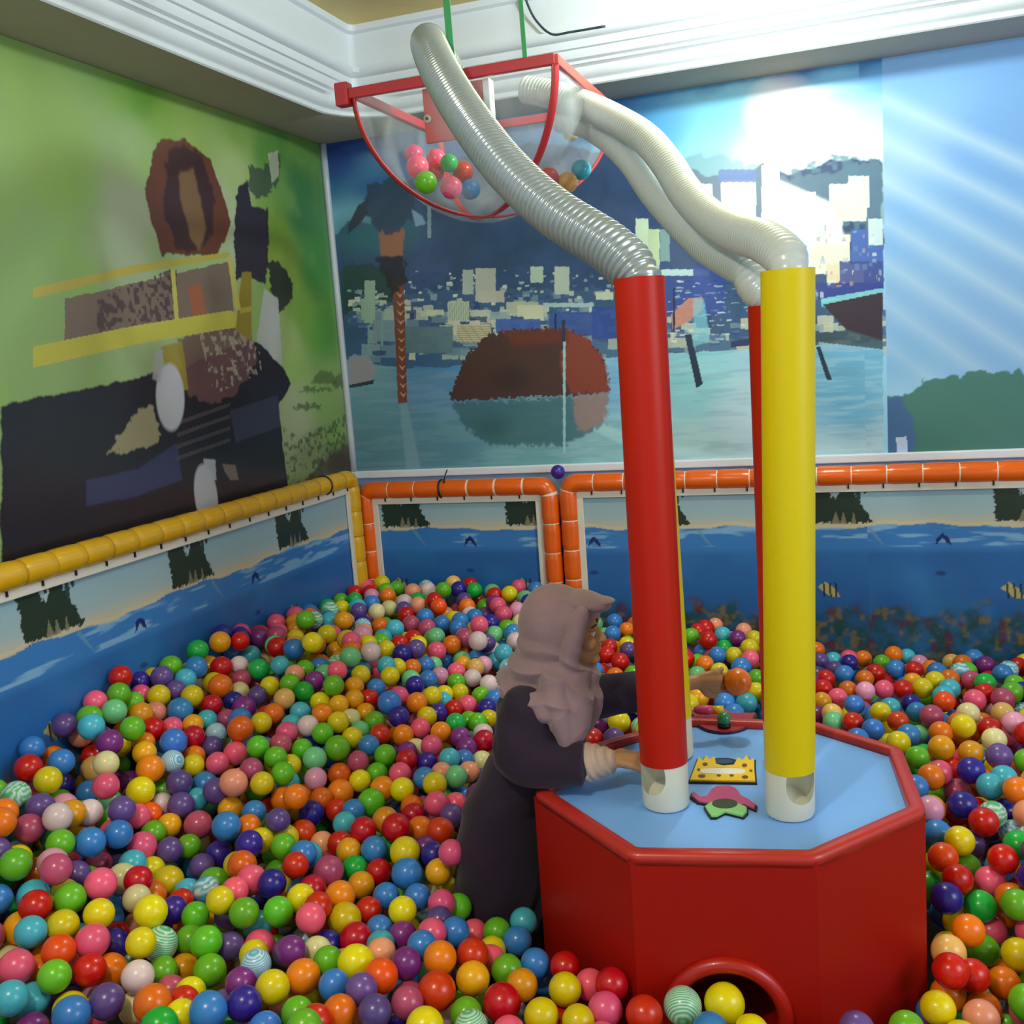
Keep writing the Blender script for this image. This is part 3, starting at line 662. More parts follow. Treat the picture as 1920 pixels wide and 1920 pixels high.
plate('plate_backing', grow(P4_, 1.05), TZ, .005, mat('plate_navy', '#1c1c48', .45)); plate('half_round_plate', P4_, TZ + .005, .004, mat('plate_red', '#a8242c', .4), 'red half round plate at the far rim')
c = Pz(1358, 1362, TZ + .01)
v, f = tubegeo([(c[0], c[1], TZ + .009), (c[0], c[1], TZ + .02)], [.018, .017], 20); child(mesh('knob_base', v, f, blk), T)
bm = bmesh.new(); bmesh.ops.create_uvsphere(bm, u_segments=20, v_segments=12, radius=.019, matrix=Matrix.Translation((c[0], c[1], TZ + .032))); o = frombm('knob', bm, mat('knob_green', '#1e8a50', .2, coat=.5), None, True); child(o, T); o['label'] = 'green glossy knob'

# ------------------------------------------------------------ columns
wht = mat('pvc_white', '#dcdcc8', .4)
redp = mat('pipe_red', '#ba1a00', .4, spec=.3, coat=0, noise=.03, nscale=2); yelp = mat('pipe_yellow', '#dcc800', .4, spec=.3, coat=0, noise=.03, nscale=2)
def column(x, y, top, mc, label, dirv, zsplit=.815, lean=0.0):
    E = empty('column', (x, y, TZ), label, 'column')
    R_ = .0535; n = 48
    # coloured sleeve, open at the top
    vs = []; fs = []
    lv = [(R_ + .0015, zsplit), (R_ + .0015, top), (R_ - .003, top), (R_ - .003, top - .12), (0.001, top - .12)]
    for (r_, z) in lv:
        for k in range(n):
            a = 2 * math.pi * k / n; vs.append((x + r_ * math.cos(a), y + r_ * math.sin(a), z))
    for j in range(len(lv) - 1):
        for k in range(n): fs.append((j * n + k, j * n + (k + 1) % n, (j + 1) * n + (k + 1) % n, (j + 1) * n + k))
    o = mesh('sleeve', vs, fs, mc, None, True); sleeve = o; o.modifiers.new('e', 'EDGE_SPLIT').split_angle = .7; child(o, E)
    # white foot with a slanting scoop
    bm = bmesh.new(); lv = [(R_ - .006, TZ + .001), (R_ - .002, TZ + .004), (R_ + .0005, TZ + .012), (R_ + .0005, zsplit - .006), (R_ - .002, zsplit + .02)]
    rings = [[bm.verts.new((x + r_ * math.cos(2 * math.pi * k / n), y + r_ * math.sin(2 * math.pi * k / n), z)) for k in range(n)] for r_, z in lv]
    for j in range(len(lv) - 1):
        for k in range(n): bm.faces.new((rings[j][k], rings[j][(k + 1) % n], rings[j + 1][(k + 1) % n], rings[j + 1][k]))
    bm.faces.new(rings[0][::-1]); bm.faces.new(rings[-1])
    foot = frombm('foot', bm, wht, None, True)
    if dirv:
        dv = Vector(dirv).normalized(); A = Vector((x, y, TZ + .045)) + dv * .075 + Vector((0, 0, .095)); B_ = Vector((x, y, TZ + .045)) + dv * .008 - Vector((0, 0, .006))
        v, f = tubegeo([A, B_], .036, 36); cut = mesh('cutter', v, f)
        md = foot.modifiers.new('b', 'BOOLEAN'); md.object = cut; md.operation = 'DIFFERENCE'; md.solver = 'EXACT'
        dg = bpy.context.evaluated_depsgraph_get(); me = D.meshes.new_from_object(foot.evaluated_get(dg)); foot.modifiers.clear(); foot.data = me
        D.objects.remove(cut)
    foot.modifiers.new('e', 'EDGE_SPLIT').split_angle = .6
    child(foot, E); foot['label'] = 'white foot with a scooped ball opening' if dirv else 'white foot'
    for ob in (sleeve, foot):
        for v_ in ob.data.vertices: v_.co.x += lean * (v_.co.z - TZ)
    return E
ZTOP = 1.885
column(-.457, 2.228, ZTOP + .012, redp, 'red column at the front of the game table', (-.55, -1, 0), .80)
column(-.177, 2.232, ZTOP, yelp, 'yellow column at the front of the game table', (.75, -1, 0), .80, .025)
column(-.492, 2.52, ZTOP - .02, yelp, 'yellow column mostly hidden behind the red one', None, .80, -.02)
column(-.206, 2.53, ZTOP - .06, redp, 'red column mostly hidden behind the front yellow one', None, .80)

# ------------------------------------------------------------ ribbed air hoses
hose_m = mat('hose_clear', '#a4b2b6', .2, spec=1.0, coat=1.0, metal=.25, alpha=.93)
hose_s = mat('hose_smooth', '#ccd8da', .22, spec=.7, coat=.5, alpha=.93)
def hose(label, pts, r, pitch, amp, m, parts=True):
    P_ = catmull(pts, 14); P_, ln = resample(P_, pitch / 8)
    rad = [r * (1 + amp * math.cos(2 * math.pi * i / 8)) * (.86 + .14 * min(1, max(0, (i * pitch / 8 - .045) / .03))) for i in range(len(P_))]
    vs, fs = tubegeo([tuple(p) for p in P_], rad, 36, False)
    o = mesh('hose', vs, fs, m); tag(o, label, 'hose')
    return o
h1 = [(-.457, 2.228, 1.86), (-.460, 2.235, 1.90), (-.53, 2.27, 1.972), (-.674, 2.34, 2.073), (-.814, 2.45, 2.200), (-.957, 2.6, 2.362), (-1.09, 2.78, 2.525), (-1.19, 2.95, 2.655), (-1.245, 3.08, 2.715), (-1.26, 3.2, 2.70), (-1.25, 3.3, 2.63)]
hose('clear ribbed hose from the front red column curving up into the basket', h1, .0525, .0165, .07, hose_m)
h2 = [(-.206, 2.53, 1.78), (-.207, 2.53, 1.83)] + [tuple(Py(*p)) for p in ((1417, 535, 2.54), (1402, 505, 2.58), (1366, 486, 2.68), (1318, 456, 2.82), (1270, 410, 2.96), (1225, 358, 3.1), (1184, 300, 3.25), (1140, 258, 3.4), (1095, 232, 3.48), (1050, 222, 3.5))]
hose('clear hose from the hidden red column, lower of the two on the right', h2, .045, .014, .016, hose_s)
h3 = [(-.146, 2.232, 1.84), (-.145, 2.236, 1.885)] + [tuple(Py(*p)) for p in ((1468, 478, 2.27), (1430, 452, 2.36), (1380, 436, 2.5), (1330, 408, 2.66), (1286, 362, 2.82), (1250, 306, 2.97), (1208, 258, 3.12), (1150, 222, 3.28), (1090, 195, 3.38), (1030, 176, 3.44), (985, 168, 3.46))]
hose('clear hose from the front yellow column, upper of the two on the right', h3, .045, .014, .018, hose_s)

# ------------------------------------------------------------ hanging basket
BX0, BX1, BY0, BY1, BZ = -1.505, -.842, 3.05, 3.755, 2.60
AP = np.array([-1.215, 3.40, 2.225])
K_ = empty('hanging_ball_basket', ((BX0 + BX1) / 2, (BY0 + BY1) / 2, BZ), 'hanging clear basket with a red frame holding balls under the ceiling', 'basket')
redf = mat('frame_red', '#c23038', .4, noise=.08); orf = mat('frame_orange', '#e07048', .4)
film = D.materials.new('clear_film'); film.use_nodes = True
n_ = film.node_tree.nodes; l_ = film.node_tree.links; b_ = n_['Principled BSDF']
b_.inputs['Base Color'].default_value = (.78, .9, .95, 1); b_.inputs['Roughness'].default_value = .08; b_.inputs['Specular IOR Level'].default_value = .9
tr = n_.new('ShaderNodeBsdfTransparent'); mx = n_.new('ShaderNodeMixShader'); tx = n_.new('ShaderNodeTexNoise'); tx.inputs['Scale'].default_value = 7; tc = n_.new('ShaderNodeTexCoord')
mp = n_.new('ShaderNodeMapRange'); mp.inputs[1].default_value = .35; mp.inputs[2].default_value = .8; mp.inputs[3].default_value = .08; mp.inputs[4].default_value = .40
ly = n_.new('ShaderNodeMapping'); ly.inputs['Scale'].default_value = (1, 1, .25)
l_.new(tc.outputs['Object'], ly.inputs[0]); l_.new(ly.outputs[0], tx.inputs['Vector']); l_.new(tx.outputs['Fac'], mp.inputs[0]); l_.new(mp.outputs[0], mx.inputs[0]); l_.new(tr.outputs[0], mx.inputs[1]); l_.new(b_.outputs[0], mx.inputs[2]); l_.new(mx.outputs[0], n_['Material Output'].inputs[0])
bq = n_.new('ShaderNodeBump'); bq.inputs['Strength'].default_value = .35; bq.inputs['Distance'].default_value = .02; l_.new(tx.outputs['Fac'], bq.inputs['Height']); l_.new(bq.outputs[0], b_.inputs['Normal'])
cor = [np.array(c) for c in ((BX0, BY0, BZ), (BX1, BY0, BZ), (BX1, BY1, BZ), (BX0, BY1, BZ))]
def arc(c, t):
    s = math.sin(t * math.pi / 2); q = 1 - math.cos(t * math.pi / 2)
    return np.array([c[0] + (AP[0] - c[0]) * q, c[1] + (AP[1] - c[1]) * q, BZ - (BZ - AP[2]) * s])
def bar(name, a, b, w_, h_, m, par, tilt=None):
    a = Vector(a); b = Vector(b); d = (b - a); L_ = d.length; d.normalize(); bm = bmesh.new(); bx(bm, 0, L_, -w_ / 2, w_ / 2, -h_ / 2, h_ / 2, .003)
    zz = Vector((0, 0, 1)); yy = zz.cross(d).normalized(); zz = d.cross(yy); M = Matrix((d, yy, zz)).transposed().to_4x4(); M.translation = a
    bmesh.ops.transform(bm, matrix=M, verts=bm.verts); o = frombm(name, bm, m); child(o, par); return o
bar('frame_bar', cor[0] - np.array([.03, 0, 0]), cor[1], .02, .032, redf, K_)
bar('frame_bar', cor[1], cor[2], .02, .03, mat('frame_red2', '#d04a3c', .35), K_)
bar('frame_bar', cor[2], cor[3], .02, .03, redf, K_)
bar('frame_bar', cor[3], cor[0], .02, .03, redf, K_)
bm = bmesh.new(); bx(bm, BX0 - .055, BX0 - .010, BY0 - .02, BY0 + .02, BZ - .035, BZ + .035, .004); o = frombm('corner_block', bm, redf); child(o, K_)
for c in cor:
    pts_ = [arc(c, t) for t in np.linspace(0, 1, 26)]
    vs = []; fs = []
    for i, p in enumerate(pts_):
        a = pts_[max(0, i - 1)]; b = pts_[min(25, i + 1)]; t_ = Vector(b - a).normalized(); side = t_.cross(Vector((0, 0, 1))); 
        if side.length < .05: side = Vector((AP[1] - c[1], -(AP[0] - c[0]), 0))
        side.normalize(); nn = side.cross(t_); q = Vector(p)
        for (s1, s2) in ((-1, -1), (1, -1), (1, 1), (-1, 1)): vs.append(q + side * .0115 * s1 + nn * .003 * s2)
    for i in range(25):
        for k in range(4): fs.append((i * 4 + k, i * 4 + (k + 1) % 4, (i + 1) * 4 + (k + 1) % 4, (i + 1) * 4 + k))
    child(mesh('rib', vs, fs, redf), K_)
for i in range(4):
    a = cor[i]; b = cor[(i + 1) % 4]; vs = []; fs = []; N1, N2 = 22, 14
    mid_out = ((a + b) / 2 - AP); mid_out[2] = 0; mid_out /= np.linalg.norm(mid_out)
    for r_ in range(N1 + 1):
        t_ = r_ / N1; A = arc(a, t_); B_ = arc(b, t_)
        for k in range(N2 + 1):
            q = k / N2; bul = math.sin(math.pi * q) * .05 * math.sin(math.pi * min(1, t_ * 1.1)) + .006 * math.sin(q * 37 + i) * math.sin(3 * t_)
            p = A * (1 - q) + B_ * q + mid_out * bul * (1 - .4 * t_); p[2] += -.02 * math.sin(math.pi * q) * t_; vs.append(p)
    for r_ in range(N1):
        for k in range(N2): fs.append((r_ * (N2 + 1) + k, r_ * (N2 + 1) + k + 1, (r_ + 1) * (N2 + 1) + k + 1, (r_ + 1) * (N2 + 1) + k))
    o = mesh('film_panel', vs, fs, film); child(o, K_); o['label'] = 'clear plastic film panel'
# inner red and white divider board the hoses blow past
DP = empty('divider_board', (-1.15, 3.13, BZ), 'red board with a white edge hanging inside the clear basket', 'board')
bm = bmesh.new(); bx(bm, -1.285, -1.085, 3.085, 3.10, 2.425, 2.588, .003); o = frombm('board', bm, mat('board_red', '#c8382e', .4)); child(o, DP)
bm = bmesh.new(); bx(bm, -1.083, -1.060, 3.078, 3.12, 2.43, 2.588, .004); o = frombm('edge', bm, mat('board_white', '#eef2f2', .4)); child(o, DP); o['label'] = 'white edge board'
v, f = tubegeo([(-1.272, 3.078, 2.497), (-1.272, 3.086, 2.497)], .012, 20); o = mesh('washer', v, f, mat('washer_cream', '#cfc6a8', .4)); child(o, DP)
v, f = tubegeo([(-1.272, 3.074, 2.497), (-1.272, 3.079, 2.497)], .005, 14); o = mesh('bolt', v, f, blk); child(o, DP)
# green straps up to the ceiling
grn = mat('strap_green', '#3fa060', .5)
for (x, w_, lb) in ((-1.165, .022, 'wide green strap holding the basket, behind the ribbed hose'), (-.933, .014, 'narrow green strap holding the middle of the basket front bar')):
    vs = []; fs = []
    Q = [(x, BY0 + .0, BZ + .012), (x - .003, BY0 + .002, 2.8), (x - .008, BY0 + .005, ZC)]
    for q in Q:
        for (a, b) in ((-1, -1), (1, -1), (1, 1), (-1, 1)): vs.append((q[0] + a * w_ / 2, q[1] + b * .0015, q[2]))
    for i in range(2):
        for k in range(4): fs.append((i * 4 + k, i * 4 + (k + 1) % 4, (i + 1) * 4 + (k + 1) % 4, (i + 1) * 4 + k))
    fs += [(0, 3, 2, 1), (8, 9, 10, 11)]
    tag(mesh('hanging_strap', vs, fs, grn, None, False), lb, 'strap')
# dark cord along the cornice
cp = [Py(975, -40, 4.04), Py(990, 10, 4.05), Py(1008, 42, 4.06), Py(1035, 64, 4.06), Py(1070, 60, 4.06), Py(1135, 49, 4.06)]
o = tube('ceiling_cord', [tuple(p) for p in catmull(cp, 8)], .0045, mat('cord_dark', '#2a3c40', .5), None, 8); tag(o, 'dark cord drooping along the white cornice', 'cord')

# ------------------------------------------------------------ balls
COL = dict(Y=('#e0cc08', 'yellow'), O=('#e8760c', 'orange'), R=('#c8180a', 'red'), P=('#ee5a80', 'pink'), G=('#66b820', 'lime green'), E=('#1cac40', 'emerald green'), B=('#3880d0', 'blue'), C=('#48b4cc', 'turquoise'),
           V=('#644a90', 'violet'), M=('#7e2c84', 'purple'), N=('#2c2090', 'indigo'), W=('#e4ccd0', 'off-white'), L=('#e49abc', 'pale pink'), S=('#ec9878', 'salmon'), D=('#b84c70', 'dusky pink'), A=('#e8a010', 'amber'),
           H=('#f25008', 'bright orange-red'), K=('#dcd49c', 'cream'), J=('#e4b464', 'tan'), F=('#70c488', 'mint green'), T=('#58b478', 'green and white striped'), U=('#5cb0d4', 'blue and white striped'))
BM = {}
def ballmat(k):
    mt = mat('ball_' + COL[k][1].replace(' ', '_').replace('-', '_'), COL[k][0], .27, spec=.45, coat=.12, sss=0)
    n = mt.node_tree.nodes; l = mt.node_tree.links; b = n['Principled BSDF']
    if k in 'TU':
        tc = n.new('ShaderNodeTexCoord'); wv = n.new('ShaderNodeTexWave'); wv.inputs['Scale'].default_value = 2.6; wv.inputs['Distortion'].default_value = 1.5; wv.bands_direction = 'X'
        cr = n.new('ShaderNodeMix'); cr.data_type = 'RGBA'; cr.inputs[6].default_value = (*srgb(COL[k][0]), 1); cr.inputs[7].default_value = (*srgb('#c4e4d8' if k == 'T' else '#cfe0ec'), 1)
        l.new(tc.outputs['Object'], wv.inputs[0]); l.new(wv.outputs['Fac'], cr.inputs[0]); l.new(cr.outputs[2], b.inputs['Base Color'])
    else:
        oi = n.new('ShaderNodeObjectInfo'); hs = n.new('ShaderNodeHueSaturation'); hs.inputs['Color'].default_value = (*srgb(COL[k][0]), 1)
        r1 = n.new('ShaderNodeMapRange'); r1.inputs[3].default_value = .82; r1.inputs[4].default_value = 1.12
        r2 = n.new('ShaderNodeMapRange'); r2.inputs[3].default_value = .488; r2.inputs[4].default_value = .512
        l.new(oi.outputs['Random'], r1.inputs[0]); l.new(oi.outputs['Random'], r2.inputs[0]); l.new(r1.outputs[0], hs.inputs['Value']); l.new(r2.outputs[0], hs.inputs['Hue']); l.new(hs.outputs[0], b.inputs['Base Color'])
    return mt
for k in COL:
    bm = bmesh.new(); bmesh.ops.create_uvsphere(bm, u_segments=40, v_segments=24, radius=1)
    for v in bm.verts:        # moulding seam round the middle
        if abs(v.co.z) < .02: v.co *= 1.006
    me = D.meshes.new('ball_' + COL[k][1]); bm.to_mesh(me); bm.free(); me.materials.append(ballmat(k)); me.polygons.foreach_set('use_smooth', [True] * len(me.polygons)); BM[k] = me
BD = []
for t in "-1630,1833,505,40,Y -1639,1922,458,34,N -1573,1919,452,34,G -1493,1917,504,34,Y -1430,1918,478,36,G -1571,1723,500,34,Y -1589,1804,445,41,T -1551,1862,427,34,G -1468,1816,459,37,G -1442,1866,420,34,V -1349,1827,436,34,Y -1309,1776,449,34,U -1531,1656,465,35,W -1548,1754,413,34,G -1537,1813,385,34,A -1430,1769,422,37,G -1498,1713,399,34,D -1434,1701,411,34,Y -1438,1587,461,40,O -1407,1644,431,34,R -1301,1589,464,39,B -1305,1710,447,34,M -1254,1646,449,37,N -1368,1520,466,38,E -1369,1586,444,34,Y -1358,1953,470,36,G -1334,2018,471,35,Y -1272,1994,471,34,R -1255,1930,479,35,P -1219,2021,427,41,Y -1188,2086,417,34,R -1134,2034,404,34,B -1163,1970,414,39,R -1094,1961,412,34,C -1244,1821,464,34,M -1218,1884,427,34,K -1229,1949,404,34,N -1166,1844,434,34,G -1092,1839,443,41,Y -1064,1905,431,34,S -1188,1772,440,38,O -1225,1710,449,37,Y -1104,1759,440,34,B -1026,1739,455,34,V -1014,1805,445,38,H -1146,1675,425,34,G -1046,1677,442,35,O -971,1689,446,35,V -1178,1603,434,34,B -1054,1558,490,34,G -1065,1615,460,34,R -1298,2132,416,38,O -1089,2076,434,35,Y -1083,2151,428,34,B -1008,2129,433,34,P -985,2174,400,34,G -991,2073,422,34,V -1066,2021,404,34,M -975,1994,439,34,P -938,2041,419,34,B -935,2145,353,34,P -871,2138,370,34,G -972,1930,446,34,B -913,1896,445,37,O -861,1958,421,37,R -859,2069,363,34,Y -839,2008,380,34,P -982,1866,441,35,M -836,1891,409,37,A -782,1961,393,35,G -810,2113,368,35,B -815,2178,380,34,C -887,1811,424,41,R -749,1835,402,41,R -925,1746,435,34,D -862,1692,428,39,Y -814,1792,396,34,G -780,1737,410,34,T -702,1744,403,34,P -728,1906,400,35,A -728,2001,391,34,B -659,2004,391,34,R -631,1908,403,35,Y -591,1964,383,34,P -535,1937,409,36,R -533,1869,397,36,P -655,1814,401,36,Y -578,1820,397,34,Y -450,1865,402,38,R -377,1902,407,39,T -296,1931,406,41,Y -312,1839,406,36,B -232,1847,410,34,Y -38,1914,402,34,V 54,1926,409,34,G -1981,2253,597,41,Y -1918,2343,587,38,V -1897,2429,544,40,B -1726,2338,603,40,S -1954,2302,536,34,W -1884,2296,541,39,V -1880,2364,529,34,C -1945,2237,537,34,H -1934,2176,560,34,P -1881,2234,510,34,A -1883,2169,519,34,G -1806,2263,504,40,D -1662,2197,545,39,B -1632,2255,518,34,O -1653,2316,530,34,B -1867,2101,515,39,P -1810,2138,491,35,V -1796,2200,472,34,G -1704,2206,455,37,N -1568,2160,520,36,N -1574,2223,499,34,Y -1552,2097,494,38,O -1710,2138,454,34,V -1825,2079,464,34,Y -1758,2056,449,41,Y -1733,1921,528,35,R -1652,2103,431,40,G -1495,2051,484,38,P -1497,1982,492,34,P -1689,2041,435,34,C -1697,1868,512,34,K -1663,1981,443,34,R -1547,2272,536,34,V -1539,2429,483,37,N -1531,2364,456,37,R -1485,2192,506,34,G -1466,2353,435,34,S -1420,2183,495,35,B -1405,2118,498,34,R -1341,2169,463,39,D -1517,2564,488,41,O -1414,2397,478,34,C -1479,2623,503,34,Y -1396,2530,483,40,G -1395,2606,491,39,O -1328,2347,490,37,R -1400,2338,447,37,R -1348,2293,455,35,A -1276,2302,461,36,B -1308,2245,434,34,E -1265,2194,417,36,A -1244,2257,423,35,R -1170,2149,423,34,B -1261,2080,451,38,O -1340,2084,460,34,R -1483,2478,475,34,R -1420,2463,485,34,B -1542,2497,497,34,O -1320,2587,503,36,Y -1219,2600,522,36,Y -1275,2551,469,34,O -1245,2492,474,34,R -1184,2527,497,36,P -1149,2581,474,34,P -1127,2495,479,34,V -1292,2412,492,37,A -1236,2364,496,40,R -1201,2440,457,39,O -1130,2419,469,39,R -1177,2289,470,41,Y -1149,2353,452,34,M -1103,2307,461,34,N -1020,2239,509,34,P -1143,2222,448,40,B -1066,2249,446,34,A -2337,2724,806,34,W -2339,2785,789,34,G -2259,2792,785,39,G -2183,2826,774,39,B -2147,2917,747,39,R -2120,2981,735,34,W -2039,2980,723,38,E -2287,2729,767,34,Y -2287,2665,774,34,N -2178,2757,755,37,C -2140,2853,712,37,Y -2082,2810,717,41,O -2075,2923,706,34,D -2251,2619,746,34,P -2184,2623,743,37,Y -2170,2690,740,34,V -2105,2687,724,36,Y -2103,2617,701,41,B -2054,2717,686,34,R -2050,2868,680,34,K -2034,2806,667,34,N -1962,2843,676,34,V -1971,2773,658,41,M -2161,2503,726,38,A -2160,2569,709,34,S -2039,2661,654,34,C -1998,2710,641,34,D -1987,2631,623,34,U -2045,2597,662,34,A -2005,2542,646,35,R -1862,2589,662,41,O -1832,2659,657,34,Y -2083,2544,671,34,P -2104,2481,688,38,R -2002,2443,668,41,B -2088,2416,669,34,O -1963,2573,603,34,V -1861,2547,598,37,P -1755,2516,638,34,G -2047,2365,662,35,A -1971,2389,630,34,U -1981,2503,598,34,O -1944,2448,595,34,Y -1882,2482,591,35,P -1996,2321,634,41,O -1655,2372,591,34,Y -1712,2409,614,34,D -1944,2970,744,34,C -1872,2944,723,34,S -1872,3010,719,34,G -1849,3071,710,34,B -1726,2980,729,34,P -1682,3061,690,34,Y -1634,3165,692,34,C -1597,3116,670,34,Y -1951,2906,690,34,Y -1855,2882,711,34,G -1794,2866,691,34,E -1820,2784,693,35,J -1788,2930,707,34,M -1700,2900,704,36,G -1677,2998,670,34,A -1630,3067,641,34,B -1739,2869,655,34,Y -1766,2784,650,34,C -1674,2877,646,34,A -1652,2944,642,34,A -1628,3003,625,34,R -1526,2955,632,41,B -1827,2724,664,34,O -1678,2774,653,34,O -1602,2922,605,34,A -1615,2761,632,35,Y -1625,2860,606,34,K -1697,2713,633,35,W -1741,2657,630,35,P -1763,2721,630,34,C -1635,2694,619,34,G -1549,2883,592,35,G -1576,2823,581,34,F -1568,2758,584,34,Y -1497,2813,576,34,R -1674,2628,590,34,G -1726,2593,618,34,D -1570,2664,586,40,G -1506,2749,565,34,B -1684,2496,617,34,G -1614,2598,576,37,F -1507,2672,543,34,D -1446,2739,540,35,G -1667,2543,574,34,Y -1631,2445,592,34,G -1576,2530,543,34,L -1550,2626,516,37,O -1452,2684,503,34,G -1622,3225,666,34,Y -1587,3277,648,34,O -1560,3337,640,34,B -1556,3400,620,34,F -1495,3311,610,34,L -1455,3376,608,34,P -1459,3453,609,34,A -1398,3428,609,34,J -1391,3493,599,34,L -1389,3366,588,34,W -1306,3318,584,34,W -1278,3369,553,34,W -1548,3179,639,34,F -1509,3126,636,34,N -1502,3225,625,34,B -1434,3317,587,34,G -1401,3264,566,34,Y -1317,3258,559,34,G -1255,3234,560,34,B -1525,3027,630,34,P -1459,3025,610,36,O -1429,3090,613,34,Y -1438,3210,576,34,Y -1417,3147,574,34,C -1363,3112,560,34,R -1335,3171,557,34,P -1263,3170,549,34,N -1475,2913,601,35,N -1411,2993,575,34,Y -1400,3057,564,34,N -1408,2929,559,34,P -1446,2873,554,36,O -1331,2919,554,34,O -1303,2981,562,34,E -1301,3092,529,34,G -1252,3050,541,34,G -1236,3112,530,34,Y -1268,2930,535,34,M -1187,2935,526,36,R -1215,2997,525,34,W -1322,2820,546,35,P -1392,2847,521,34,K -1392,2783,536,34,M -1365,2723,536,34,R -1237,2761,533,34,C -1214,2817,507,34,B -1227,2880,521,34,M -1316,2762,514,34,N -1359,2659,520,34,P -1180,2671,517,34,F -1271,2641,519,34,B -1174,2756,496,34,S -1239,2698,512,34,S -1170,2861,487,34,K -209,4245,463,34,O -187,4045,479,34,V -139,4090,469,34,C -82,4147,462,34,P -78,4063,468,34,N -93,3881,479,37,B -130,3952,474,34,V -27,4182,450,34,O 43,4107,458,34,G 92,4029,460,37,B 142,4319,421,34,C 186,4248,418,34,L 18,3940,469,37,R 156,4004,467,34,R 145,3855,469,34,A -21,3851,475,34,O -19,3671,491,34,L 44,3725,481,34,P 108,3747,476,35,R 174,3780,472,37,Y -157,3795,489,34,R -162,3666,495,34,R -161,3516,499,34,A -110,3577,495,34,P -78,3699,482,34,O -54,3500,499,34,B 29,3444,497,34,Y 61,3518,488,34,C 129,3584,480,34,N 143,3492,485,34,B 81,3365,497,34,R -124,3406,498,34,J -118,3340,494,34,F -57,3317,504,34,R 4,3274,500,35,B 108,3246,498,36,B 77,3182,497,36,Y 127,3101,486,34,G -173,3444,475,34,M -687,4019,576,34,G -609,3961,579,37,R -566,4071,569,34,C -502,4029,567,34,M -447,4120,542,34,Y -446,3940,557,36,Y -557,3833,557,34,B -498,3861,548,34,Y -432,3826,548,34,P -589,3728,552,34,O -532,3692,537,34,Y -608,3654,533,34,F -395,3674,522,34,G -385,3547,515,34,Y -675,4119,568,34,R -504,4259,535,34,S -1060,4251,566,37,B -1013,4023,579,34,B -978,4129,564,34,O -989,3858,571,34,R -931,3919,562,34,Y -921,3749,545,36,R -984,3793,557,34,R -917,3640,520,36,O -911,3856,560,34,V -667,4267,539,39,R -637,4361,528,34,S".split():
    a = t.split(','); BD.append((int(a[0]) / 1e3, int(a[1]) / 1e3, int(a[2]) / 1e3, int(a[3]) / 1e3, a[4]))
HC = np.array([[float(q) for q in t.split(',')] for t in "-1.80,3.07,0.800 -1.70,2.90,0.720 -1.75,2.43,0.680 -1.43,2.73,0.560 -1.50,2.55,0.500 -1.12,2.20,0.440 -1.05,1.76,0.460 -1.35,1.64,0.440 -1.65,2.18,0.500 -1.55,4.20,0.720 -0.63,4.05,0.600 0.09,3.99,0.470 -0.37,1.75,0.400 -0.26,1.60,0.420 -0.70,1.80,0.400 -0.80,2.10,0.360 -1.52,3.68,0.660 -0.95,3.50,0.500 0.00,3.10,0.500 0.25,2.60,0.460 -0.60,3.10,0.520 -1.05,2.70,0.460 -1.30,3.10,0.560 -1.05,1.30,0.420 -1.50,1.20,0.450 0.00,1.40,0.340 0.40,2.00,0.360 0.80,1.50,0.360 0.90,2.80,0.450 1.20,3.90,0.460 -2.30,2.40,0.780 -2.30,1.80,0.720 -2.30,1.20,0.650 -2.28,2.66,0.884 -2.28,3.01,0.819 -2.28,3.42,0.771 -2.28,3.99,0.716 -2.25,4.30,0.725 -1.88,4.30,0.727 -1.44,4.30,0.709 -1.05,4.30,0.554 -0.68,4.30,0.525 -0.49,4.30,0.541 -0.15,4.30,0.444 0.20,4.30,0.409 -0.10,1.78,0.300 0.10,1.85,0.290 0.25,2.10,0.330 0.05,1.65,0.300".split()])
def height(x, y):
    w_ = 1 / (((HC[:, 0] - x) ** 2 + (HC[:, 1] - y) ** 2) + .03) ** 1.6
    return float((w_ * HC[:, 2]).sum() / w_.sum())
def proj(p):
    c = RM.T @ (np.array(p) - CAM); return 960 + F * c[0] / c[2], 960 + F * c[1] / c[2], c[2]
rnd = random.Random(5)
pix = [proj(b[:3]) for b in BD]
size = [b[3] / p[2] for b, p in zip(BD, pix)]
order = sorted(range(len(BD)), key=lambda i: -size[i])
solo = set(i for i in order if 246 < pix[i][0] < 1735 and pix[i][1] < 1945)
solo = set(sorted(solo, key=lambda i: -size[i])[:300])
used = {}
def zone(px, py):
    if px > 1500: return 'right of the yellow column'
    if 1280 < px and py < 1450: return 'between the columns'
    if px > 1120 and py < 1450: return 'left of the red column'
    if px > 1230: return 'by the round port'
    if px > 985: return "by the table's foot"
    v = 'front' if py > 1740 else 'near' if py > 1560 else 'middle' if py > 1400 else 'far'
    hh = 'left' if px < 490 else 'centre' if px < 740 else 'right'
    if hh == 'right': return v + ' rows beside the coat'
    return v + ' rows, ' + ('left edge' if px < 370 else 'left' if hh == 'left' else 'centre')
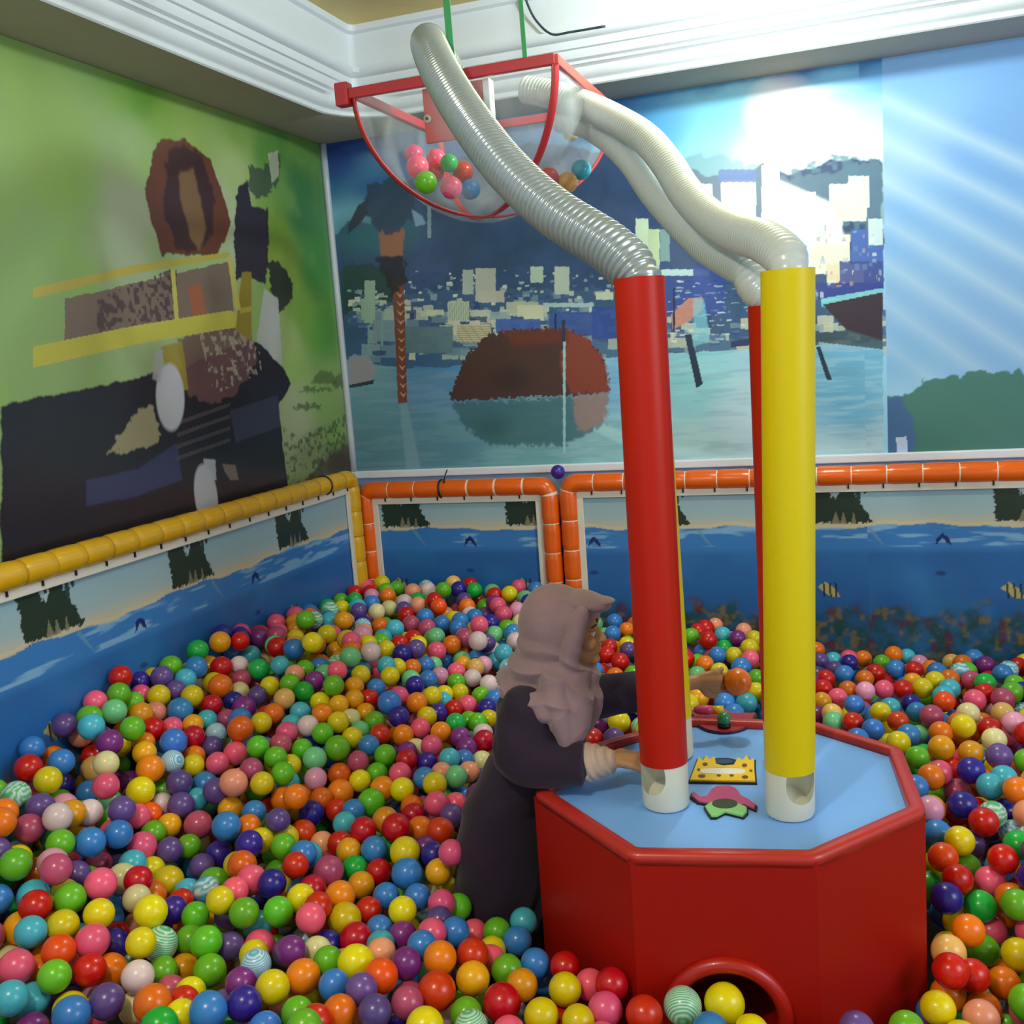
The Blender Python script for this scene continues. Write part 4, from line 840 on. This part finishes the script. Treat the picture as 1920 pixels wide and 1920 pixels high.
for i in sorted(solo, key=lambda i: -pix[i][1]):
    x, y, z, r, k = BD[i]; px, py, _ = pix[i]; dpx = F * size[i]
    def near(dx, dy):
        best = None; bd = 1e9
        for j in range(len(BD)):
            if j == i: continue
            ux, uy = pix[j][0] - px, pix[j][1] - py; d = math.hypot(ux, uy)
            if d < 3.4 * dpx and (ux * dx + uy * dy) > .72 * d and d < bd: best = j; bd = d
        return COL[BD[best][4]][1] if best is not None else None
    up, dn, lt, rt = near(0, -1), near(0, 1), near(-1, 0), near(1, 0)
    forms = []
    base = COL[k][1] + ' ball'
    if lt and rt: forms.append(f'{base} between {lt} on its left and {rt} on its right')
    if up and dn: forms.append(f'{base} with {up} behind it and {dn} in front')
    if lt and rt and up: forms.append(f'{base}, {lt} left, {rt} right, {up} behind it')
    if lt and rt and dn: forms.append(f'{base}, {lt} left, {rt} right, {dn} in front')
    if up and rt: forms.append(f'{base} with {up} behind and {rt} on its right')
    if up and lt: forms.append(f'{base} with {up} behind and {lt} on its left')
    if dn and lt: forms.append(f'{base} with {dn} in front and {lt} on its left')
    if dn and rt: forms.append(f'{base} with {dn} in front and {rt} on its right')
    if lt: forms.append(f'{base} with {lt} on its left')
    if rt: forms.append(f'{base} with {rt} on its right')
    if up: forms.append(f'{base} with {up} behind it')
    zz = zone(px, py); done = False
    for fm in forms:
        lb = fm + ', ' + zz
        if lb not in used and len(lb.split()) <= 16: done = True; break
    if not done:
        for fm in forms + [base]:
            for q in ('higher in the pile', 'lower in the pile', 'half covered', 'tucked in deep'):
                lb = fm + ', ' + q
                if lb not in used and len(lb.split()) <= 16: done = True; break
            if done: break
    used[lb] = i
    o = D.objects.new('pit_ball', BM[k]); C.objects.link(o); o.location = (x, y, z)
    s_ = r * 1.0; o.scale = (s_ * rnd.uniform(.985, 1.015), s_ * rnd.uniform(.985, 1.015), s_ * rnd.uniform(.985, 1.015)); o.rotation_euler = (rnd.uniform(0, 6), rnd.uniform(0, 6), rnd.uniform(0, 6))
    tag(o, lb, 'ball', 'loose balls of the ball pit')
# the uncountable rest of the pit: one object
acc = [(b[0], b[1], b[2], b[3]) for b in BD]
grid = {}
def gk(x, y, z): return (int(math.floor(x / .09)), int(math.floor(y / .09)), int(math.floor(z / .09)))
def free(x, y, z, r, tol=.93):
    a, b, c = gk(x, y, z)
    for i in (-1, 0, 1):
        for j in (-1, 0, 1):
            for k in (-1, 0, 1):
                for q in grid.get((a + i, b + j, c + k), ()):
                    if (q[0] - x) ** 2 + (q[1] - y) ** 2 + (q[2] - z) ** 2 < ((q[3] + r) * tol) ** 2: return False
    return True
for q in acc: grid.setdefault(gk(*q[:3]), []).append(q)
def octd(x, y):
    m_ = -9
    for k in range(8):
        a = OC[k]; b = OC[(k + 1) % 8]; ex, ey = b[0] - a[0], b[1] - a[1]; l2 = math.hypot(ex, ey)
        m_ = max(m_, (ey * (x - a[0]) - ex * (y - a[1])) / l2)
    return m_
ann = np.array([[p[0], p[1]] for p in pix])
rest = [(BD[i][0], BD[i][1], BD[i][2], BD[i][3], BD[i][4]) for i in range(len(BD)) if i not in solo]
wts = 'YYYYYOOOOORRRRRPPPPPGGGGGGEEBBBBBBCCCVVMMNNWLSSDDAAAHKJFFTU'
for layer in range(4):
    step = .0755
    yy = 0.85; row = 0
    while yy < FY - .04:
        xx = -2.26 + (step / 2 if (row + layer) % 2 else 0)
        while xx < 2.5:
            x = xx + rnd.uniform(-.012, .012); y = yy + rnd.uniform(-.012, .012); r = rnd.uniform(.0355, .039)
            z = height(x, y) - layer * .062 + rnd.uniform(-.014, .014)
            ok = True
            if octd(x, y) < r + .004: ok = False
            if ok and math.hypot((x + .93) / (.13 + r), (y - 2.35) / (.16 + r)) < 1: ok = False
            if ok:
                px, py, d = proj((x, y, z))
                if px < -350 or px > 2900 or py > 2250 or (layer == 3 and (px < -80 or px > 2000 or py > 2040)): ok = False
                elif layer == 0:
                    # leave the rows of individually placed balls to them
                    dd = np.hypot(ann[:, 0] - px, ann[:, 1] - py)
                    if (dd < .62 * F * .075 / d).any(): ok = False
            if ok and free(x, y, z, r, .96 if layer == 0 else .9):
                q = (x, y, z, r); grid.setdefault(gk(x, y, z), []).append(q); rest.append((x, y, z, r, rnd.choice(wts)))
            xx += step
        yy += step * .87; row += 1
# a few balls riding on top
for _ in range(520):
    x = rnd.uniform(-2.25, 2.3); y = rnd.uniform(1.2, FY - .05); r = .0375
    z = height(x, y) + rnd.uniform(.02, .05); px, py, d = proj((x, y, z))
    if -.35 < x < .3 and y < 2.1: continue
    if octd(x, y) < r + .004 or math.hypot((x + .93) / (.17 + r), (y - 2.35) / (.2 + r)) < 1: continue
    if not (-300 < px < 2600 and py < 1990): continue
    if (np.hypot(ann[:, 0] - px, ann[:, 1] - py) < 1.1 * F * .075 / d).any(): continue
    if free(x, y, z, r, .93): grid.setdefault(gk(x, y, z), []).append((x, y, z, r)); rest.append((x, y, z, r, rnd.choice(wts)))
print('individual balls', len(solo), 'rest', len(rest))
bm = bmesh.new(); bmesh.ops.create_uvsphere(bm, u_segments=26, v_segments=16, radius=1); bm.verts.ensure_lookup_table()
sv = np.array([v.co[:] for v in bm.verts]); sf = [[v.index for v in f.verts] for f in bm.faces]; bm.free()
lt_ = np.array([len(f) for f in sf]); li = np.concatenate([np.array(f) for f in sf]); N = len(rest); nv = len(sv); nf = len(sf); nl = len(li)
V = np.zeros((N, nv, 3), np.float32); MI = np.zeros((N, nf), np.int32); CC = np.zeros((N, nv, 4), np.float32)
keys = list(COL)
for i, (x, y, z, r, k) in enumerate(rest):
    a = rnd.uniform(0, 6); ca, sa = math.cos(a), math.sin(a); s2 = sv @ np.array([[ca, 0, sa], [0, 1, 0], [-sa, 0, ca]])
    V[i] = s2 * r + np.array([x, y, z]); c_ = np.array(srgb(COL[k][0])) * rnd.uniform(.82, 1.12); c_ = np.repeat(c_[None], nv, 0)
    if k in 'TU': c_ = np.where((np.sin(sv[:, :1] * 22) > .2), np.array(srgb('#c8e2e0'))[None], c_)
    CC[i, :, :3] = c_; CC[i, :, 3] = 1
me = D.meshes.new('pit_balls'); me.vertices.add(N * nv); me.vertices.foreach_set('co', V.ravel())
me.loops.add(N * nl); me.loops.foreach_set('vertex_index', (li[None] + (np.arange(N) * nv)[:, None]).ravel().astype(np.int32))
st = np.concatenate([[0], np.cumsum(lt_)[:-1]]); me.polygons.add(N * nf); me.polygons.foreach_set('loop_start', (st[None] + (np.arange(N) * nl)[:, None]).ravel().astype(np.int32))
me.update(calc_edges=True)
ca = me.color_attributes.new('Col', 'FLOAT_COLOR', 'POINT'); ca.data.foreach_set('color', np.clip(CC, 0, 1).ravel())
bmx = vcmat('ball_plastic', .27, .45); bmx.node_tree.nodes['Principled BSDF'].inputs['Coat Weight'].default_value = .12
o = link('pit_balls', me, None, bmx, True); o['kind'] = 'stuff'; tag(o, 'the many smaller coloured plastic balls filling the rest of the pit', 'balls')

# single balls elsewhere
def oneball(k, loc, r, label, group=None, name='ball'):
    o = D.objects.new(name, BM[k]); C.objects.link(o); o.location = [float(q) for q in loc]; o.scale = (r, r, r); o.rotation_euler = (rnd.uniform(0, 6), rnd.uniform(0, 6), 0); tag(o, label, 'ball', group); return o
oneball('O', (-.338, 2.68, .843), .037, "bright orange ball in the girl's far hand above the table", name='pit_ball')
oneball('N', Py(1046, 885, FY - .01), .032, 'indigo ball wedged on top between the two orange fence panels', name='pit_ball')
bb = [('P', 776, 290, 3.42, .034, 'pink ball topmost in the left part of the basket'), ('P', 783, 313, 3.2, .037, 'pink ball second from the top in the left part of the basket'), ('G', 799, 342, 3.15, .036, 'lime green ball low in the left of the basket'), ('P', 818, 298, 3.4, .034, 'pink ball right of the topmost one in the basket'),
      ('E', 842, 306, 3.32, .03, 'green ball against the ribbed hose in the basket'), ('R', 868, 322, 3.4, .036, 'red ball half hidden by the ribbed hose in the basket'), ('P', 846, 352, 3.2, .036, 'pink ball low beside the hose in the basket'), ('R', 815, 322, 3.35, .034, 'red ball deep in the left heap of the basket'),
      ('P', 968, 303, 3.55, .034, 'pink ball right of the ribbed hose in the basket'), ('R', 1028, 334, 3.42, .037, 'red ball in the right part of the basket'), ('J', 1064, 342, 3.45, .035, 'tan ball in the right part of the basket'), ('C', 1090, 318, 3.5, .034, 'turquoise ball rightmost in the basket'),
      ('K', 1070, 250, 3.6, .028, 'cream ball high against the film on the right of the basket'), ('B', 995, 338, 3.5, .034, 'blue ball beside the red one on the right of the basket'), ('B', 882, 355, 3.36, .034, 'blue ball behind the ribbed hose at the basket bottom')]
for k, px, py, y, r, lb in bb: oneball(k, Py(px, py, y), r, lb, 'balls held in the hanging basket', 'basket_ball')

# bits lying on the far rim
bm = bmesh.new(); a = Vector(Pz(1297, 1331, .72)); b = Vector(Pz(1360, 1331, .72))
TW = empty('toy_stick', tuple((a + b) / 2), 'pink and yellow toy stick lying along the far red rim', 'toy')
m2 = a.lerp(b, .62)
child(tube('pink_part', [tuple(a.lerp(b, .06)), tuple(a.lerp(b, .2)), tuple(a.lerp(b, .45)), tuple(m2)], [.007, .013, .014, .012], mat('stick_pink', '#c8406c', .4), None, 14), TW)
child(tube('yellow_part', [tuple(m2), tuple(a.lerp(b, .95))], [.012, .012], mat('stick_yellow', '#dcb020', .4), None, 14), TW)
child(tube('tip', [tuple(a), tuple(a.lerp(b, .08))], [.004, .007], mat('stick_white', '#e8dcd4', .4), None, 12), TW)

# ------------------------------------------------------------ the girl
def rings(cs, seg=28):
    "closed loft from horizontal ellipses (x, y, z, rx, ry)"
    vs = []; fs = []
    for (x, y, z, rx, ry) in cs:
        for k in range(seg):
            a = 2 * math.pi * k / seg; vs.append((x + rx * math.cos(a), y + ry * math.sin(a), z))
    for i in range(len(cs) - 1):
        for k in range(seg): fs.append((i * seg + k, i * seg + (k + 1) % seg, (i + 1) * seg + (k + 1) % seg, (i + 1) * seg + k))
    fs.append(tuple(range(seg))[::-1]); fs.append(tuple(range((len(cs) - 1) * seg, len(cs) * seg)))
    return vs, fs
def limb(pts, rad, seg=20, n=8):
    P_ = catmull(pts, n); t0 = np.linspace(0, len(pts) - 1, len(P_)); R_ = np.interp(t0, range(len(rad)), rad)
    R_ = list(R_); P_ = [np.array(p) for p in P_]
    # rounded ends
    for e in (0, 1):
        a, b = (P_[0], P_[1]) if e == 0 else (P_[-1], P_[-2]); d = (a - b) / np.linalg.norm(a - b); r0 = R_[0] if e == 0 else R_[-1]
        ext = [(a + d * r0 * math.sin(q), r0 * math.cos(q)) for q in (.5, .95, 1.3)]
        for p, r_ in ext:
            if e == 0: P_.insert(0, p); R_.insert(0, r_)
            else: P_.append(p); R_.append(r_)
    return tubegeo([tuple(p) for p in P_], R_, seg)
def ell(c, r, rot=(0, 0, 0), seg=28):
    bm = bmesh.new(); bmesh.ops.create_uvsphere(bm, u_segments=seg, v_segments=seg // 2, radius=1)
    from mathutils import Euler
    M = Matrix.Translation(c) @ Euler(rot).to_matrix().to_4x4() @ Matrix.Diagonal((*r, 1)); bmesh.ops.transform(bm, matrix=M, verts=bm.verts)
    bm.verts.ensure_lookup_table(); v = [tuple(q.co) for q in bm.verts]; f = [tuple(q.index for q in ff.verts) for ff in bm.faces]; bm.free(); return v, f
def fuse(name, parts, voxel, m, parent=None, smooth=6, fac=.5, fn=None):
    vs = []; fs = []
    for v, f in parts: o_ = len(vs); vs += [tuple(q) for q in v]; fs += [tuple(i + o_ for i in ff) for ff in f]
    me = D.meshes.new('tmp'); me.from_pydata(vs, [], fs); o = D.objects.new('tmp', me); C.objects.link(o)
    rm = o.modifiers.new('r', 'REMESH'); rm.mode = 'VOXEL'; rm.voxel_size = voxel
    if smooth: sm = o.modifiers.new('s', 'SMOOTH'); sm.factor = fac; sm.iterations = smooth
    dg = bpy.context.evaluated_depsgraph_get(); me2 = D.meshes.new_from_object(o.evaluated_get(dg)); D.objects.remove(o)
    me2.name = name
    if fn:
        n = len(me2.vertices); co = np.empty(n * 3); me2.vertices.foreach_get('co', co); no = np.empty(n * 3); me2.vertices.foreach_get('normal', no)
        co = co.reshape(-1, 3); no = no.reshape(-1, 3); co = fn(co, no); me2.vertices.foreach_set('co', co.ravel()); me2.update()
    me2.materials.clear()
    o = link(name, me2, None, m, True)
    return o
skin = mat('skin', '#b4855a', .5, sss=.08, noise=.05, nscale=12)
def hand(wr, kn, up, L_=.075, spread=.9, curl=.5, side=1, wid=.026):
    "palm from wrist to knuckles; returns parts. up = back-of-hand normal, side = thumb side"
    wr = Vector(wr); kn = Vector(kn); d = (kn - wr).normalized(); up = Vector(up); up = (up - d * up.dot(d)).normalized(); s = d.cross(up) * side
    parts = [limb([tuple(wr), tuple(wr.lerp(kn, .5)), tuple(kn)], [.017, .019, .018], 16)]
    for q in (-1, 0, 1): parts.append(limb([tuple(wr + s * wid * .35 * q), tuple(kn + s * wid * .75 * q)], [.012, .0115], 12))
    for j, (o_, l_) in enumerate(((1.0, .92), (.36, 1.0), (-.3, .95), (-.95, .76))):
        b0 = kn + s * wid * o_ - d * .006; fl = L_ * .62 * l_
        d1 = (d + s * .12 * o_ * spread).normalized(); pts_ = [b0]; dirn = d1.copy(); p = b0.copy()
        for q in range(3):
            ax = s; ang = curl * (.6 + .5 * q); dirn = (Matrix.Rotation(-ang * side, 3, ax) @ dirn).normalized() if q or curl else dirn
            p = p + dirn * fl * (.45, .32, .25)[q]; pts_.append(p.copy())
        parts.append(limb([tuple(q) for q in pts_], [.0085, .0078, .0072, .0062], 12, 5))
    t0 = wr.lerp(kn, .3) + s * wid * .8; dt = (d * .7 + s * .75 - up * .2).normalized()
    parts.append(limb([tuple(t0), tuple(t0 + dt * L_ * .3), tuple(t0 + dt * L_ * .32 + (d * .9 + s * .2 - up * .3).normalized() * L_ * .28)], [.0105, .0095, .0075], 12, 5))
    return parts
HX, HY, HZ = -.724, 2.37, 1.062
hr = (0, math.radians(14), math.radians(10))
parts = [ell((HX, HY, HZ + .012), (.083, .072, .092), hr), ell((HX + .030, HY + .006, HZ - .035), (.058, .052, .062), hr), ell((HX + .052, HY + .010, HZ - .062), (.022, .024, .018), hr)]
# nose, brow ridge, lips, chin
fd = Vector((math.cos(.17), math.sin(.17), 0)); sd = Vector((-math.sin(.17), math.cos(.17), 0))
hc = Vector((HX, HY, HZ))
def fp(f, s, u): return tuple(hc + fd * f + sd * s + Vector((0, 0, u)))
parts += [limb([fp(.080, 0, .008), fp(.090, 0, -.008), fp(.098, 0, -.020)], [.008, .009, .0105], 14), ell(fp(.088, .010, -.022), (.009, .008, .007)), ell(fp(.088, -.010, -.022), (.009, .008, .007)),
          ell(fp(.083, 0, -.040), (.010, .020, .0055)), ell(fp(.081, 0, -.050), (.010, .017, .006)), ell(fp(.072, 0, -.072), (.017, .02, .014)), ell(fp(.076, .026, .014), (.012, .022, .007)), ell(fp(.076, -.026, .014), (.012, .022, .007)),
          ell(fp(.062, .036, -.02), (.025, .018, .022)), ell(fp(.062, -.036, -.02), (.025, .018, .022))]
parts += [limb([(HX - .03, HY, HZ - .04), (HX - .065, HY - .01, HZ - .14)], [.042, .045], 20)]
# torso, hips, legs down to the floor
parts += [rings([(-.80, 2.355, .94, .04, .05), (-.80, 2.355, .91, .07, .11), (-.80, 2.355, .85, .085, .125), (-.825, 2.355, .74, .08, .11), (-.875, 2.355, .64, .085, .105), (-.915, 2.355, .53, .095, .12), (-.925, 2.355, .47, .09, .12)], 24)]
for s_ in (-1, 1): parts.append(limb([(-.925, 2.355 + .055 * s_, .48), (-.915, 2.355 + .06 * s_, .27), (-.925, 2.355 + .06 * s_, .06)], [.062, .046, .032])); parts.append(limb([(-.945, 2.355 + .06 * s_, .03), (-.82, 2.355 + .065 * s_, .024)], [.028, .022]))
# near arm (forearm lies on the table), far arm reaching to the orange ball
parts += [limb([(-.80, 2.245, .885), (-.805, 2.235, .80), (-.77, 2.235, .775), (-.655, 2.262, .770), (-.600, 2.274, .773)], [.040, .034, .032, .026, .019])]
parts += hand((-.600, 2.274, .774), (-.545, 2.288, .770), (.0, -.25, 1), .072, .8, .35, side=-1)
parts += [limb([(-.79, 2.46, .895), (-.70, 2.51, .84), (-.62, 2.55, .835), (-.52, 2.60, .845), (-.442, 2.642, .852)], [.040, .036, .032, .025, .019])]
parts += hand((-.442, 2.642, .852), (-.392, 2.664, .850), (0, -1, .15), .078, .9, .42, side=1)
G = fuse('person', parts, .0034, skin, None, 3, .5)
tag(G, 'girl in a dark purple coat and mauve headscarf leaning on the red table', 'person')
# eyes and brows
eyem = mat('eye_white', '#d8d0c4', .25); iris = mat('eye_dark', '#1a0f0a', .2); brow = mat('brow', '#2a1a14', .7)
for s_ in (-1, 1):
    v, f = ell(fp(.0745, .026 * s_, -.001), (.0095, .0105, .0085)); o = mesh('eye', v, f, eyem); o.parent = G
    v, f = ell(fp(.0815, .026 * s_, -.003), (.0035, .005, .005)); q = mesh('iris', v, f, iris); q.parent = o
    o = tube('eyebrow', [fp(.0855, .012 * s_, .019), fp(.0855, .026 * s_, .022), fp(.076, .042 * s_, .018)], .0016, brow, None, 8); o.parent = G
# coat
coatm = mat('coat_purple', '#2a1d30', .85, spec=.25, noise=.12, nscale=6, bump=.15, bscale=90, sheen=.15)
def coatfn(co, no):
    x, y, z = co[:, 0], co[:, 1], co[:, 2]
    d = .0035 * np.sin((x * .6 + y) * 55 + 6 * np.sin(z * 9)) * np.clip((.62 - z) / .3, 0, 1) + .0025 * np.sin(z * 70 + x * 40) * ((z > .68) & (x > -.86)) + .0022 * np.sin(z * 38 + y * 30 + x * 22)
    return co + no * d[:, None]
parts = [rings([(-.795, 2.355, .945, .045, .06), (-.792, 2.355, .925, .085, .115), (-.79, 2.355, .895, .105, .14), (-.79, 2.355, .85, .112, .145), (-.805, 2.355, .755, .118, .135), (-.875, 2.355, .655, .108, .135), (-.905, 2.355, .60, .110, .14), (-.925, 2.352, .50, .118, .15), (-.932, 2.35, .386, .120, .155), (-.928, 2.35, .265, .112, .155), (-.925, 2.35, .17, .11, .15)], 36)]
parts += [limb([(-.80, 2.262, .892), (-.81, 2.232, .825), (-.80, 2.222, .785), (-.745, 2.232, .772), (-.69, 2.242, .768)], [.064, .066, .064, .056, .054], 26), tubegeo([(-.74, 2.234, .772), (-.70, 2.24, .770), (-.655, 2.248, .770)], [.054, .054, .060], 30)]
parts += [limb([(-.79, 2.455, .895), (-.70, 2.51, .848), (-.62, 2.55, .843), (-.515, 2.605, .848)], [.066, .060, .056, .052], 24)]
coat = fuse('coat', parts, .0055, coatm, None, 7, .5, coatfn); coat.parent = G; coat['label'] = 'dark purple knee length coat'
# cuffs of the beige undershirt
ucm = mat('undershirt', '#c4ac9c', .8, noise=.15, nscale=14, bump=.2, bscale=60)
o = fuse('undersleeve', [limb([(-.68, 2.256, .768), (-.64, 2.264, .768), (-.612, 2.271, .768)], [.048, .046, .036], 22)], .003, ucm, None, 3, .5, lambda co, no: co + no * (.0018 * np.sin(co[:, 0] * 330 + co[:, 2] * 120))[:, None]); o.parent = G; o['label'] = 'beige undershirt cuff'
# shoes
for s_ in (-1, 1):
    o = fuse('shoe', [limb([(-.955, 2.355 + .06 * s_, .036), (-.88, 2.355 + .063 * s_, .034), (-.80, 2.355 + .066 * s_, .028)], [.036, .034, .027])], .004, mat('shoe_dark', '#1c1a20', .6), None, 3); o.parent = G
# headscarf
scm = mat('scarf_mauve', '#92787e', .9, spec=.2, noise=.06, nscale=20, bump=.25, bscale=160, sheen=.3)
def scfn(co, no):
    x, y, z = co[:, 0], co[:, 1], co[:, 2]
    m1 = np.clip((1.05 - z) / .06, 0, 1)
    ph = (z * .9 + (x + .74) * .55) * 120 + 3 * np.sin(x * 25) + y * 18
    u_ = z * 1.0 + (x + .74) * .42; w1 = 1 - np.abs(np.sin(u_ * 62 + 1.4 * np.sin(x * 22 + y * 9))) ** .6; w2 = 1 - np.abs(np.sin((z * .8 - x * .9) * 48 + y * 12)) ** .7
    m2 = np.clip((.93 - z) / .04, 0, 1); d = m1 * (1 - m2) * (.015 * w1 - .005) + m2 * (.004 * w2 - .001) + (1 - m1) * .0012 * np.sin(x * 50 + z * 30)
    return co + no * d[:, None]
parts = [ell((-.745, 2.372, 1.082), (.094, .090, .103), (0, math.radians(10), 0)),
         ell((-.755, 2.368, 1.03), (.088, .088, .075)),
         ell((-.780, 2.366, .972), (.100, .100, .055), (0, math.radians(-8), 0)),
         ell((-.842, 2.366, .955), (.055, .085, .032), (0, math.radians(-14), 0)),
         ell((-.725, 2.33, .950), (.075, .075, .065)),
         # visor over the forehead
         ell((-.668, 2.375, 1.142), (.072, .062, .022), (0, math.radians(14), .1)), ell((-.625, 2.378, 1.142), (.040, .040, .008), (0, math.radians(4), .1)), ell((-.70, 2.372, 1.10), (.058, .082, .062)),
         # sides framing the cheek
         limb([(-.655, 2.302, 1.125), (-.672, 2.296, 1.07), (-.690, 2.302, 1.01), (-.690, 2.315, .97)], [.018, .022, .026, .03], 18), limb([(-.655, 2.44, 1.125), (-.672, 2.445, 1.07), (-.690, 2.44, 1.01), (-.690, 2.42, .97)], [.018, .022, .026, .03], 18),
         limb([(-.690, 2.33, .985), (-.672, 2.37, .967), (-.690, 2.41, .985)], [.022, .024, .022], 18),
         # front drape over the chest, down to a point
         limb([(-.70, 2.315, .95), (-.682, 2.285, .89), (-.690, 2.262, .83), (-.695, 2.245, .80)], [.052, .046, .034, .018], 22), limb([(-.73, 2.27, .95), (-.715, 2.245, .905), (-.70, 2.238, .85), (-.698, 2.24, .81)], [.038, .034, .024, .014], 20),
         limb([(-.86, 2.285, .925), (-.80, 2.255, .925), (-.745, 2.236, .90)], [.018, .030, .030], 20), limb([(-.68, 2.36, .94), (-.665, 2.35, .88), (-.68, 2.31, .82)], [.045, .038, .018], 20)]
sc = fuse('headscarf', parts,   .0038, scm, None, 6, .5, scfn); sc.parent = G; sc['label'] = 'mauve headscarf'
print('done')
